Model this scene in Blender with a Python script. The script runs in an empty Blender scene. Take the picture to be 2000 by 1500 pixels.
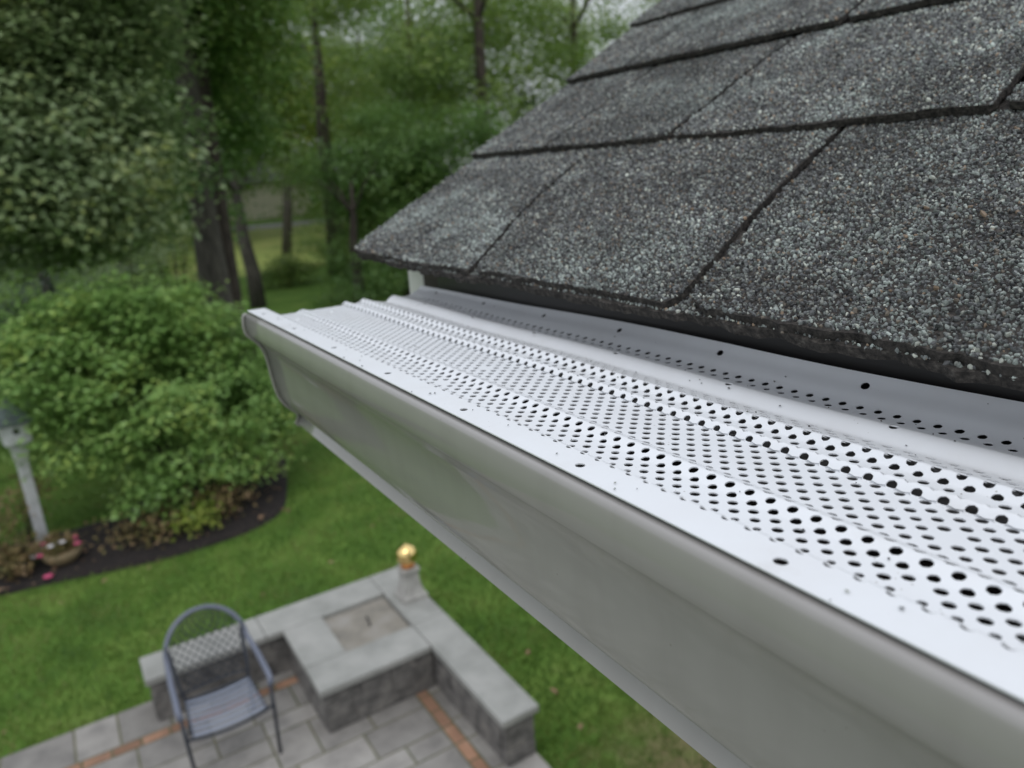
import bpy, bmesh, math, random
import numpy as np
from mathutils import Vector, Matrix

# ------------------------------------------------------------------ camera
scene = bpy.context.scene
col = scene.collection
H = 4.0                                   # camera height above the patio
F = 1450.0                                # focal length in px of the 2000 px wide frame
def _n(v):
    v = np.array(v, float); return v / np.linalg.norm(v)
_Y = _n([50 - 1000, 750 - 390, -F])       # gutter direction (vanishing point)
_X = np.array([3570 - 1000, 750 - 155, -F], float); _X = _n(_X - _Y * _X.dot(_Y))
_Z = np.cross(_X, _Y)
RW = np.array([_X, _Y, _Z])               # camera axes -> world axes
def ray(px, py): return _n(RW @ np.array([px - 1000, 750 - py, -F], float))
def at_y(px, py, Y):
    d = ray(px, py); return d * (Y / d[1]) + np.array([0, 0, H])
def at_x(px, py, X):
    d = ray(px, py); return d * (X / d[0]) + np.array([0, 0, H])
def bearing(px, Y):                        # x of a far thing standing at depth Y seen near column px
    d = ray(px, 360); return d[0] / d[1] * Y
cam_d = bpy.data.cameras.new('camera'); cam = bpy.data.objects.new('camera', cam_d); col.objects.link(cam)
M = Matrix([list(RW[0]) + [0], list(RW[1]) + [0], list(RW[2]) + [H], [0, 0, 0, 1]])
cam.matrix_world = M
cam_d.sensor_fit = 'HORIZONTAL'; cam_d.sensor_width = 36; cam_d.lens = F / 2000 * 36
cam_d.clip_start = 0.004; cam_d.clip_end = 3000
cam_d.dof.use_dof = True; cam_d.dof.focus_distance = 0.225; cam_d.dof.aperture_fstop = 14.2
cam_d.dof.aperture_blades = 0
scene.camera = cam

# ------------------------------------------------------------------ sky, sun, exposure
SUN_EL, SUN_AZ = math.radians(58), math.radians(215)
w = bpy.data.worlds.new("World"); scene.world = w; w.use_nodes = True
nt = w.node_tree; nt.nodes.clear()
out = nt.nodes.new('ShaderNodeOutputWorld'); bg = nt.nodes.new('ShaderNodeBackground')
sky = nt.nodes.new('ShaderNodeTexSky'); sky.sky_type = 'NISHITA'; sky.sun_disc = False
sky.sun_elevation = SUN_EL; sky.sun_rotation = SUN_AZ; sky.air_density = 1.0; sky.dust_density = 2.0
cl = nt.nodes.new('ShaderNodeTexNoise'); cl.inputs['Scale'].default_value = 2.2; cl.inputs['Detail'].default_value = 5
tc = nt.nodes.new('ShaderNodeTexCoord'); nt.links.new(tc.outputs['Generated'], cl.inputs['Vector'])
cr = nt.nodes.new('ShaderNodeValToRGB')
cr.color_ramp.elements[0].position = .3; cr.color_ramp.elements[0].color = (7.5, 7.9, 8.6, 1)
cr.color_ramp.elements[1].position = .75; cr.color_ramp.elements[1].color = (11.2, 11.6, 12.2, 1)
nt.links.new(cl.outputs['Fac'], cr.inputs['Fac'])
mx = nt.nodes.new('ShaderNodeMix'); mx.data_type = 'RGBA'; mx.inputs['Factor'].default_value = .85
nt.links.new(sky.outputs[0], mx.inputs[6]); nt.links.new(cr.outputs[0], mx.inputs[7])
sx = nt.nodes.new('ShaderNodeSeparateXYZ'); nt.links.new(tc.outputs['Generated'], sx.inputs[0])
ov = nt.nodes.new('ShaderNodeMapRange'); ov.inputs[1].default_value = 0.0; ov.inputs[2].default_value = .9; ov.inputs[3].default_value = .80; ov.inputs[4].default_value = 1.30
nt.links.new(sx.outputs['Z'], ov.inputs[0])
vm = nt.nodes.new('ShaderNodeVectorMath'); vm.operation = 'SCALE'
nt.links.new(mx.outputs[2], vm.inputs[0]); nt.links.new(ov.outputs[0], vm.inputs['Scale']); nt.links.new(vm.outputs[0], bg.inputs['Color']); bg.inputs['Strength'].default_value = 0.1
nt.links.new(bg.outputs[0], out.inputs['Surface'])
sd = bpy.data.lights.new('sun', 'SUN'); sd.energy = 0.6; sd.angle = math.radians(25); sd.color = (1, .97, .93)
so = bpy.data.objects.new('sun', sd); col.objects.link(so)
so.rotation_euler = (math.radians(90) - SUN_EL, 0, math.pi - SUN_AZ)
scene.view_settings.view_transform = 'Standard'; scene.view_settings.look = 'None'
scene.view_settings.exposure = 0.0; scene.view_settings.gamma = 1
scene.render.engine = 'CYCLES'
scene.cycles.use_denoising = True
scene.cycles.max_bounces = 8; scene.cycles.transparent_max_bounces = 8
scene.cycles.use_adaptive_sampling = False

rng = np.random.default_rng(7); random.seed(7)

# ------------------------------------------------------------------ helpers
def tag(o, label=None, cat=None, group=None, kind=None):
    if label: o['label'] = label
    if cat: o['category'] = cat
    if group: o['group'] = group
    if kind: o['kind'] = kind
    return o
def empty(name, loc=(0, 0, 0), rz=0):
    o = bpy.data.objects.new(name, None); col.objects.link(o)
    o.location = loc; o.rotation_euler = (0, 0, rz); o.empty_display_size = .1; return o
def link(name, me, mat=None, parent=None):
    o = bpy.data.objects.new(name, me); col.objects.link(o)
    if mat is not None:
        for m in (mat if isinstance(mat, (list, tuple)) else [mat]): me.materials.append(m)
    if parent is not None: o.parent = parent
    return o
def np_mesh(name, V, Fq, smooth=False, mats=None):
    """V (n,3); Fq list of int arrays (m,k) of faces"""
    me = bpy.data.meshes.new(name)
    if not isinstance(Fq, list): Fq = [Fq]
    Fq = [f for f in Fq if len(f)]
    nl = sum(f.size for f in Fq); nf = sum(len(f) for f in Fq)
    me.vertices.add(len(V)); me.vertices.foreach_set('co', np.ascontiguousarray(V, np.float32).ravel())
    me.loops.add(nl); me.loops.foreach_set('vertex_index', np.concatenate([f.ravel() for f in Fq]).astype(np.int32))
    starts = []; s = 0
    for f in Fq:
        starts.append(s + np.arange(len(f)) * f.shape[1]); s += f.size
    me.polygons.add(nf); me.polygons.foreach_set('loop_start', np.concatenate(starts).astype(np.int32))
    me.polygons.foreach_set('use_smooth', np.full(nf, smooth))
    if mats is not None: me.polygons.foreach_set('material_index', mats.astype(np.int32))
    me.update(calc_edges=True); me.validate(); return me
class MB:
    def __init__(s): s.bm = bmesh.new()
    def box(s, x0, x1, y0, y1, z0, z1, bev=0, jit=0):
        vs = [s.bm.verts.new((x + random.uniform(-jit, jit), y + random.uniform(-jit, jit), z + random.uniform(-jit, jit)))
              for x in (x0, x1) for y in (y0, y1) for z in (z0, z1)]
        fs = [s.bm.faces.new([vs[i] for i in f]) for f in ((0,1,3,2),(4,6,7,5),(0,4,5,1),(2,3,7,6),(0,2,6,4),(1,5,7,3))]
        if bev:
            es = list({e for f in fs for e in f.edges})
            bmesh.ops.bevel(s.bm, geom=es, offset=bev, segments=2, affect='EDGES', profile=.6)
        return s
    def tube(s, pts, r, seg=10, caps=True):
        pts = [Vector(p) for p in pts]; rings = []
        rr = r if isinstance(r, (list, tuple)) else [r] * len(pts)
        up = None
        for i, p in enumerate(pts):
            t = (pts[min(i+1, len(pts)-1)] - pts[max(i-1, 0)]).normalized()
            if up is None: up = t.orthogonal().normalized()
            up = (up - t * up.dot(t)).normalized(); b = t.cross(up)
            rings.append([s.bm.verts.new(p + (up * math.cos(a) + b * math.sin(a)) * rr[i]) for a in [2*math.pi*k/seg for k in range(seg)]])
        for A, B in zip(rings, rings[1:]):
            for k in range(seg):
                f = s.bm.faces.new([A[k], A[(k+1) % seg], B[(k+1) % seg], B[k]]); f.smooth = True
        if caps:
            s.bm.faces.new(rings[0][::-1]); s.bm.faces.new(rings[-1])
        return s
    def lathe(s, prof, c=(0,0,0), seg=24, square=False):
        rings = []
        for r, z in prof:
            ring = []
            for k in range(seg):
                a = 2*math.pi*k/seg + (math.pi/4 if square else 0)
                q = 1
                ring.append(s.bm.verts.new((c[0] + r*q*math.cos(a), c[1] + r*q*math.sin(a), c[2] + z)))
            rings.append(ring)
        for A, B in zip(rings, rings[1:]):
            for k in range(seg):
                f = s.bm.faces.new([A[k], A[(k+1) % seg], B[(k+1) % seg], B[k]]); f.smooth = not square
        s.bm.faces.new(rings[0][::-1]); s.bm.faces.new(rings[-1]); return s
    def build(s, name, mat, parent=None):
        me = bpy.data.meshes.new(name); bmesh.ops.recalc_face_normals(s.bm, faces=s.bm.faces)
        s.bm.to_mesh(me); s.bm.free(); return link(name, me, mat, parent)

# ------------------------------------------------------------------ materials
def mat(name, base=(.5,.5,.5), rough=.6, metal=0, spec=.5, coat=0, coat_rough=.1):
    m = bpy.data.materials.new(name); m.use_nodes = True
    b = m.node_tree.nodes['Principled BSDF']
    b.inputs['Base Color'].default_value = (*base, 1); b.inputs['Roughness'].default_value = rough
    b.inputs['Metallic'].default_value = metal; b.inputs['Specular IOR Level'].default_value = spec
    b.inputs['Coat Weight'].default_value = coat; b.inputs['Coat Roughness'].default_value = coat_rough
    return m
def nodes(m): return m.node_tree.nodes, m.node_tree.links, m.node_tree.nodes['Principled BSDF']
def add_noise_color(m, cols, scale=5, detail=6, rough=.6, vec='Object', pos=None, stretch=None):
    N, L, b = nodes(m)
    tc = N.new('ShaderNodeTexCoord'); n = N.new('ShaderNodeTexNoise')
    n.inputs['Scale'].default_value = scale; n.inputs['Detail'].default_value = detail; n.inputs['Roughness'].default_value = rough
    src = tc.outputs[vec]
    if stretch:
        mp = N.new('ShaderNodeMapping'); mp.inputs['Scale'].default_value = stretch; L.new(src, mp.inputs[0]); src = mp.outputs[0]
    L.new(src, n.inputs['Vector'])
    r = N.new('ShaderNodeValToRGB'); els = r.color_ramp.elements
    k = len(cols); pos = pos or [.3 + .4 * i / (k - 1) for i in range(k)]
    while len(els) < k: els.new(.5)
    for e, c, p in zip(els, cols, pos): e.position = p; e.color = (*c, 1)
    L.new(n.outputs['Fac'], r.inputs['Fac']); L.new(r.outputs[0], b.inputs['Base Color'])
    return r, src
def add_bump(m, scale=40, strength=.3, dist=.01, detail=4, stretch=None, kind='noise'):
    N, L, b = nodes(m); tc = N.new('ShaderNodeTexCoord')
    n = N.new('ShaderNodeTexNoise') if kind == 'noise' else N.new('ShaderNodeTexVoronoi')
    n.inputs['Scale'].default_value = scale
    if kind == 'noise': n.inputs['Detail'].default_value = detail
    src = tc.outputs['Object']
    if stretch:
        mp = N.new('ShaderNodeMapping'); mp.inputs['Scale'].default_value = stretch; L.new(src, mp.inputs[0]); src = mp.outputs[0]
    L.new(src, n.inputs['Vector'])
    bp = N.new('ShaderNodeBump'); bp.inputs['Strength'].default_value = strength; bp.inputs['Distance'].default_value = dist
    L.new(n.outputs[0], bp.inputs['Height']); L.new(bp.outputs[0], b.inputs['Normal'])
def leaf_mat(name, cols, rough=.45, trans=.3, spec=.5, patch=.8):
    m = mat(name, cols[0], rough, spec=spec); N, L, b = nodes(m)
    g = N.new('ShaderNodeNewGeometry'); r = N.new('ShaderNodeValToRGB'); els = r.color_ramp.elements
    k = len(cols)
    while len(els) < k: els.new(.5)
    for i, (e, c) in enumerate(zip(els, cols)): e.position = i / (k - 1); e.color = (*c, 1)
    tc = N.new('ShaderNodeTexCoord'); n = N.new('ShaderNodeTexNoise'); n.inputs['Scale'].default_value = patch; n.inputs['Detail'].default_value = 2
    L.new(tc.outputs['Object'], n.inputs['Vector'])
    a = N.new('ShaderNodeMath'); a.operation = 'MULTIPLY_ADD'; a.inputs[1].default_value = 1.5; a.inputs[2].default_value = -.5
    L.new(n.outputs['Fac'], a.inputs[0])
    a2 = N.new('ShaderNodeMath'); a2.operation = 'MULTIPLY_ADD'; a2.inputs[1].default_value = .6
    L.new(g.outputs['Random Per Island'], a2.inputs[0]); L.new(a.outputs[0], a2.inputs[2])
    L.new(a2.outputs[0], r.inputs['Fac']); L.new(r.outputs[0], b.inputs['Base Color'])
    tr = N.new('ShaderNodeBsdfTranslucent'); L.new(r.outputs[0], tr.inputs['Color'])
    ms = N.new('ShaderNodeMixShader'); ms.inputs[0].default_value = trans
    L.new(b.outputs[0], ms.inputs[1]); L.new(tr.outputs[0], ms.inputs[2])
    L.new(ms.outputs[0], N['Material Output'].inputs['Surface'])
    return m
MT = {}
# painted aluminium of gutter and guard
m = MT['guard'] = mat('white coated aluminium', (.80, .81, .815), .36, spec=.45)
add_noise_color(m, [(.63,.635,.64), (.70,.715,.735), (.72,.74,.765)], scale=55, detail=8, pos=[.22,.36,.6]); add_bump(m, 16, .10, .0006, 1)
m = MT['gutter'] = mat('shaded white gutter enamel', (.34, .328, .318), .34, spec=.45, coat=.65, coat_rough=.06)  # white enamel darkened so its colour carries the shade of the front face
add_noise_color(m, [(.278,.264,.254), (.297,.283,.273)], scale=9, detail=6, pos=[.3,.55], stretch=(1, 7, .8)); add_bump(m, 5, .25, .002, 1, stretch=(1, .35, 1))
MT['white_trim'] = mat('white trim paint', (.74, .74, .72), .45); add_noise_color(MT['white_trim'], [(.68,.68,.66),(.76,.76,.74)], 12)
MT['dark_metal'] = mat('black drip edge', (.018, .017, .017), .45); add_bump(MT['dark_metal'], 60, .2, .001)
MT['dark_wood'] = mat('dark weathered wood', (.05, .04, .035), .8); add_noise_color(MT['dark_wood'], [(.03,.026,.024),(.075,.06,.05)], 30, stretch=(1,.2,3))
def add_specks(m, scale, amount, colr):
    N, L, b = nodes(m); tc = N.new('ShaderNodeTexCoord'); v = N.new('ShaderNodeTexVoronoi'); v.inputs['Scale'].default_value = scale
    n = N.new('ShaderNodeTexNoise'); n.inputs['Scale'].default_value = scale*.12; n.inputs['Detail'].default_value = 3
    L.new(tc.outputs['Object'], v.inputs['Vector']); L.new(tc.outputs['Object'], n.inputs['Vector'])
    a = N.new('ShaderNodeMapRange'); a.inputs[1].default_value = .56; a.inputs[2].default_value = .8; a.inputs[3].default_value = 0; a.inputs[4].default_value = amount; L.new(n.outputs[0], a.inputs[0])
    lt_ = N.new('ShaderNodeMath'); lt_.operation = 'LESS_THAN'; L.new(v.outputs['Distance'], lt_.inputs[0]); L.new(a.outputs[0], lt_.inputs[1])
    old = b.inputs['Base Color'].links[0].from_socket; mxx = N.new('ShaderNodeMix'); mxx.data_type = 'RGBA'
    sc_ = N.new('ShaderNodeMath'); sc_.operation = 'MULTIPLY'; sc_.inputs[1].default_value = .55; L.new(lt_.outputs[0], sc_.inputs[0])
    L.new(sc_.outputs[0], mxx.inputs['Factor']); L.new(old, mxx.inputs[6]); mxx.inputs[7].default_value = (*colr, 1); L.new(mxx.outputs[2], b.inputs['Base Color'])
add_specks(MT['guard'], 520, .27, (.25,.23,.20)); add_specks(MT['gutter'], 300, .30, (.16,.15,.13))
# asphalt shingle mat under the granules, and the granules themselves
m = MT['shingle_mat'] = mat('asphalt shingle core', (.03, .028, .026), .9, spec=.3)
add_noise_color(m, [(.014,.013,.012), (.045,.040,.036), (.13,.12,.105)], scale=420, detail=5, pos=[.35,.55,.8]); add_bump(m, 700, .9, .0012, 4)
m = MT['granules'] = mat('mineral granules', (.2, .2, .2), .62, spec=.5)
N, L, b = nodes(m)
g = N.new('ShaderNodeNewGeometry'); wn = N.new('ShaderNodeMath'); wn.operation = 'FRACT'
mu = N.new('ShaderNodeMath'); mu.operation = 'MULTIPLY'; mu.inputs[1].default_value = 7.31
L.new(g.outputs['Random Per Island'], mu.inputs[0]); L.new(mu.outputs[0], wn.inputs[0])
r = N.new('ShaderNodeValToRGB'); r.color_ramp.interpolation = 'CONSTANT'
gc = [(0,(0.032,0.033,0.035)),(.20,(0.109,0.113,0.116)),(.38,(0.059,0.058,0.055)),(.50,(0.175,0.186,0.185)),(.62,(0.139,0.117,0.092)),(.70,(0.234,0.246,0.227)),(.79,(0.088,0.090,0.092)),(.90,(0.352,0.370,0.329)),(.955,(0.248,0.181,0.125)),(.975,(0.527,0.552,0.487))]
els = r.color_ramp.elements
while len(els) < len(gc): els.new(.5)
for e, (p, c) in zip(els, gc): e.position = p; e.color = (*c, 1)
L.new(g.outputs['Random Per Island'], r.inputs['Fac'])
r2 = N.new('ShaderNodeValToRGB'); r2.color_ramp.interpolation = 'CONSTANT'
gc2 = [(0,(.13,.145,.135)),(.25,(.23,.26,.24)),(.45,(.055,.06,.06)),(.62,(.33,.37,.345)),(.80,(.15,.165,.16))]
els = r2.color_ramp.elements
while len(els) < len(gc2): els.new(.5)
for e, (p, c) in zip(els, gc2): e.position = p; e.color = (*c, 1)
L.new(wn.outputs[0], r2.inputs['Fac'])
tc = N.new('ShaderNodeTexCoord'); nz = N.new('ShaderNodeTexNoise'); nz.inputs['Scale'].default_value = 11; nz.inputs['Detail'].default_value = 3
L.new(tc.outputs['Object'], nz.inputs['Vector'])
mr = N.new('ShaderNodeMapRange'); mr.inputs[1].default_value = .48; mr.inputs[2].default_value = .68; mr.inputs[3].default_value = .08; mr.inputs[4].default_value = .70
L.new(nz.outputs['Fac'], mr.inputs[0])
gt = N.new('ShaderNodeMath'); gt.operation = 'LESS_THAN'
mu2 = N.new('ShaderNodeMath'); mu2.operation = 'MULTIPLY'; mu2.inputs[1].default_value = 23.7
fr2 = N.new('ShaderNodeMath'); fr2.operation = 'FRACT'; L.new(g.outputs['Random Per Island'], mu2.inputs[0]); L.new(mu2.outputs[0], fr2.inputs[0])
L.new(fr2.outputs[0], gt.inputs[0]); L.new(mr.outputs[0], gt.inputs[1])
mxc = N.new('ShaderNodeMix'); mxc.data_type = 'RGBA'; L.new(gt.outputs[0], mxc.inputs['Factor']); L.new(r.outputs[0], mxc.inputs[6]); L.new(r2.outputs[0], mxc.inputs[7])
oi = N.new('ShaderNodeObjectInfo'); tv = N.new('ShaderNodeMapRange'); tv.inputs[3].default_value = .84; tv.inputs[4].default_value = 1.22
L.new(oi.outputs['Random'], tv.inputs[0]); hsv = N.new('ShaderNodeHueSaturation'); L.new(tv.outputs[0], hsv.inputs['Value']); L.new(mxc.outputs[2], hsv.inputs['Color'])
n3 = N.new('ShaderNodeTexNoise'); n3.inputs['Scale'].default_value = 22; n3.inputs['Detail'].default_value = 4; L.new(tc.outputs['Object'], n3.inputs['Vector'])
m3 = N.new('ShaderNodeMapRange'); m3.inputs[1].default_value = .35; m3.inputs[2].default_value = .65; m3.inputs[3].default_value = .68; m3.inputs[4].default_value = 1.28; L.new(n3.outputs[0], m3.inputs[0])
m4 = N.new('ShaderNodeMath'); m4.operation = 'MULTIPLY'; L.new(tv.outputs[0], m4.inputs[0]); L.new(m3.outputs[0], m4.inputs[1]); L.new(m4.outputs[0], hsv.inputs['Value'])
L.new(hsv.outputs[0], b.inputs['Base Color'])
m = MT['roof_far'] = mat('distant shingle field', (.09,.09,.095), .85); add_noise_color(m, [(.04,.04,.045),(.12,.12,.125),(.2,.21,.2)], 500, 4); add_bump(m, 600, .8, .002)
# ground
m = MT['lawn'] = mat('lawn soil and turf', (.05,.09,.02), .9, spec=.2)
ramp, src = add_noise_color(m, [(.055,.11,.020),(.085,.165,.026),(.13,.21,.04),(.19,.20,.075)], 1.1, 9, .65, pos=[.3,.48,.62,.8])
N, L, b = nodes(m)
dn = N.new('ShaderNodeVectorMath'); dn.operation = 'DISTANCE'; dn.inputs[1].default_value = (3.0, 3.0, 0); L.new(src, dn.inputs[0])
nz = N.new('ShaderNodeTexNoise'); nz.inputs['Scale'].default_value = 5; nz.inputs['Detail'].default_value = 5; L.new(src, nz.inputs['Vector'])
ad = N.new('ShaderNodeMath'); ad.operation = 'MULTIPLY_ADD'; ad.inputs[1].default_value = 1.0; L.new(nz.outputs['Fac'], ad.inputs[0]); L.new(dn.outputs['Value'], ad.inputs[2])
mr = N.new('ShaderNodeMapRange'); mr.inputs[1].default_value = .62; mr.inputs[2].default_value = 1.2; mr.inputs[3].default_value = .8; mr.inputs[4].default_value = 0
L.new(ad.outputs[0], mr.inputs[0])
mx1 = N.new('ShaderNodeMix'); mx1.data_type = 'RGBA'; mx1.inputs[7].default_value = (.20,.15,.085,1)
L.new(mr.outputs[0], mx1.inputs['Factor']); L.new(ramp.outputs[0], mx1.inputs[6]); L.new(mx1.outputs[2], b.inputs['Base Color'])
add_bump(m, 60, .6, .02)
m = MT['grass'] = leaf_mat('grass blades', [(.040,.10,.018),(.080,.165,.026),(.145,.23,.042),(.24,.25,.085)], .5, .25, .35, patch=1.6)
m = MT['mulch'] = mat('dark bark mulch', (.02,.014,.012), .95); add_noise_color(m, [(.006,.005,.005),(.016,.012,.011),(.04,.028,.023)], 30, 8); add_bump(m, 45, 1, .03)
m = MT['paver'] = mat('grey concrete paver', (.25,.24,.23), .85)
r_, s_ = add_noise_color(m, [(.20,.19,.178),(.285,.27,.25),(.345,.33,.305)], 5, 8); add_bump(m, 90, .35, .003)
N, L, b = nodes(m); g = N.new('ShaderNodeNewGeometry'); hs = N.new('ShaderNodeHueSaturation'); mr = N.new('ShaderNodeMapRange'); mr.inputs[3].default_value = .72; mr.inputs[4].default_value = 1.18
L.new(g.outputs['Random Per Island'], mr.inputs[0]); L.new(mr.outputs[0], hs.inputs['Value']); L.new(r_.outputs[0], hs.inputs['Color']); L.new(hs.outputs[0], b.inputs['Base Color'])
m = MT['brick'] = mat('red clay border paver', (.30,.13,.08), .85)
r_, s_ = add_noise_color(m, [(.22,.13,.09),(.34,.19,.12),(.38,.24,.17)], 6, 6); add_bump(m, 90, .35, .003)
N, L, b = nodes(m); g = N.new('ShaderNodeNewGeometry'); hs = N.new('ShaderNodeHueSaturation'); mr = N.new('ShaderNodeMapRange'); mr.inputs[3].default_value = .65; mr.inputs[4].default_value = 1.2
L.new(g.outputs['Random Per Island'], mr.inputs[0]); L.new(mr.outputs[0], hs.inputs['Value']); L.new(r_.outputs[0], hs.inputs['Color']); L.new(hs.outputs[0], b.inputs['Base Color'])
m = MT['joint_sand'] = mat('mossy joint sand', (.10,.095,.05), .95); add_noise_color(m, [(.07,.085,.035),(.18,.165,.11)], 8)
m = MT['bluestone'] = mat('thermal bluestone cap', (.3,.31,.30), .7)
add_noise_color(m, [(.22,.222,.205),(.30,.302,.282),(.37,.365,.345)], 3.2, 9); add_bump(m, 120, .25, .002)
m = MT['stone'] = mat('grey split wall block', (.13,.125,.12), .9)
r_, s_ = add_noise_color(m, [(.065,.062,.060),(.145,.138,.13),(.24,.225,.205)], 9, 8); add_bump(m, 40, .9, .012, 6)
m = MT['lid'] = mat('weathered tan board', (.26,.225,.18), .75); add_noise_color(m, [(.17,.16,.14),(.24,.22,.185),(.29,.275,.25)], 5, 6)
MT['concrete'] = mat('cast concrete', (.33,.32,.30), .85); add_noise_color(MT['concrete'], [(.25,.24,.22),(.36,.35,.33),(.42,.41,.38)], 12, 8); add_bump(MT['concrete'], 60, .4, .004)
MT['gold'] = mat('gold mirror ball', (.90,.66,.28), .10, metal=1)
MT['copper'] = mat('copper neck ring', (.55,.25,.10), .35, metal=1)
m = MT['chair'] = mat('grey blue powder coat', (.13,.145,.195), .35, spec=.6)
MT['chair_dark'] = mat('dark steel leg paint', (.025,.03,.042), .35)
m = MT['sling'] = mat('woven resin strap', (.25,.28,.35), .5); add_bump(m, 260, .6, .002)
MT['grey_paint'] = mat('weathered pale grey paint', (.52,.53,.54), .7); add_noise_color(MT['grey_paint'], [(.32,.33,.31),(.52,.53,.54),(.60,.61,.62)], 7, 7, pos=[.3,.5,.8])
MT['green_roof'] = mat('patinated grey green roof', (.06,.09,.085), .6); add_noise_color(MT['green_roof'], [(.05,.065,.065),(.11,.15,.145)], 9)
MT['hole'] = mat('dark hole', (.004,.004,.004), .9)
m = MT['bark'] = mat('rough grey bark', (.07,.06,.05), .95); add_noise_color(m, [(.022,.02,.018),(.07,.062,.052),(.12,.11,.09)], 5, 8, stretch=(3,3,.5)); add_bump(m, 12, 1, .06, 6, stretch=(3,3,.5))
m = MT['bark_brown'] = mat('dark brown bark', (.05,.035,.028), .95); add_noise_color(m, [(.016,.012,.01),(.05,.038,.03),(.09,.07,.055)], 5, 8, stretch=(3,3,.5)); add_bump(m, 12, 1, .06, 6, stretch=(3,3,.5))
MT['leaf_bush'] = leaf_mat('shrub leaves', [(.105,.20,.045),(.165,.305,.070),(.245,.40,.11),(.34,.46,.11)], .45, .3, .4, patch=1.1)
MT['leaf_silver'] = leaf_mat('silvery oak leaves', [(.10,.155,.055),(.155,.23,.09),(.24,.32,.15),(.25,.30,.085)], .42, .32, .5, patch=.5)
MT['leaf_green'] = leaf_mat('woodland leaves', [(.08,.155,.030),(.13,.22,.044),(.19,.29,.062),(.27,.34,.075)], .42, .42, .5, patch=.35)
MT['leaf_blue'] = leaf_mat('blue green leaves', [(.068,.145,.034),(.11,.21,.052),(.16,.275,.072),(.22,.31,.075)], .42, .42, .5, patch=.35)
MT['leaf_yellow'] = leaf_mat('yellow green leaves', [(.12,.20,.03),(.20,.30,.045),(.30,.38,.06),(.40,.42,.09)], .45, .4, .4, patch=.4)
MT['leaf_dark'] = leaf_mat('dark hedge leaves', [(.018,.045,.02),(.03,.07,.03),(.05,.10,.045)], .4, .15, .5)
MT['leaf_dry'] = leaf_mat('dry perennial leaves', [(.06,.075,.02),(.13,.12,.04),(.20,.14,.06),(.28,.19,.11)], .6, .2, .3, patch=3)
MT['litter'] = leaf_mat('fallen leaf litter', [(.12,.07,.04),(.25,.15,.09),(.35,.24,.15)], .7, .1, .3, patch=3)
MT['pink'] = mat('pink petals', (.60,.09,.20), .6); MT['white_petal'] = mat('white petals', (.72,.70,.72), .6)
MT['basket'] = mat('woven basket', (.25,.19,.11), .8); add_bump(MT['basket'], 90, .8, .01)
MT['black_iron'] = mat('black iron', (.01,.01,.012), .5)
MT['siding'] = mat('pale lap siding', (.62,.61,.57), .7); add_noise_color(MT['siding'], [(.56,.55,.52),(.65,.64,.61)], 3)
MT['tan_siding'] = mat('tan house siding', (.52,.46,.34), .7); add_noise_color(MT['tan_siding'], [(.56,.52,.42),(.66,.61,.50)], 1)
MT['glass'] = mat('dark window glass', (.03,.04,.05), .08)
MT['asphalt'] = mat('pale worn asphalt', (.24,.235,.225), .9); add_noise_color(MT['asphalt'], [(.20,.195,.19),(.28,.275,.26)], .6)

# ------------------------------------------------------------------ ground, patio
def sheet(name, poly, z, m, kind='structure'):
    bm = bmesh.new(); vs = [bm.verts.new((x, y, z)) for x, y in poly]; bm.faces.new(vs)
    me = bpy.data.meshes.new(name); bm.to_mesh(me); bm.free()
    o = link(name, me, m); tag(o, kind=kind); return o
sheet('lawn', [(-900,-900),(900,-900),(900,1400),(-900,1400)], 0.0, MT['lawn'])
# mulch bed: lumpy mound with an irregular edge
bed = [(-4.5,9.0),(-3,8.9),(-1.8,8.95),(-1.08,8.87),(-.61,8.80),(.13,8.62),(.65,8.55),(1.11,8.57),(1.5,8.63),(1.80,8.78),(2.02,9.06),(2.16,9.5),(2.35,10.1),(2.6,11.2),(2.4,11.9),(1.6,12.2),(1.0,11.6),(.7,10.7),(.2,10.1),(-.8,10.05),(-2.2,10.4),(-4.5,10.6)]
def smooth_poly(P, it=3):
    P = [np.array(p, float) for p in P]
    for _ in range(it):
        Q = []
        for a, b in zip(P, P[1:] + P[:1]): Q += [a*.75 + b*.25, a*.25 + b*.75]
        P = Q
    return P
bedp = smooth_poly(bed, 2)
bm = bmesh.new(); cxy = np.array([.6, 10.2]); rings = []
for k, f in enumerate([1, .985, .96, .9, .8, .6, .3]):
    ring = []
    for p in bedp:
        c2 = np.array([min(p[0], 1.3) if p[0] > -1 else p[0], 9.9]) ; q = c2 + (p - c2) * f
        h = [0.004, .03, .05, .06, .07, .08, .085][k] + random.uniform(-.006, .006) * (k > 0)
        ring.append(bm.verts.new((q[0], q[1], h)))
    rings.append(ring)
for A, B in zip(rings, rings[1:]):
    n_ = len(A)
    for k in range(n_): bm.faces.new([A[k], A[(k+1) % n_], B[(k+1) % n_], B[k]]).smooth = True
me = bpy.data.meshes.new('mulch_bed'); bm.faces.new(rings[-1]); bmesh.ops.recalc_face_normals(bm, faces=bm.faces); bm.to_mesh(me); bm.free()
tag(link('mulch_bed', me, MT['mulch']), kind='structure')

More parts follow.
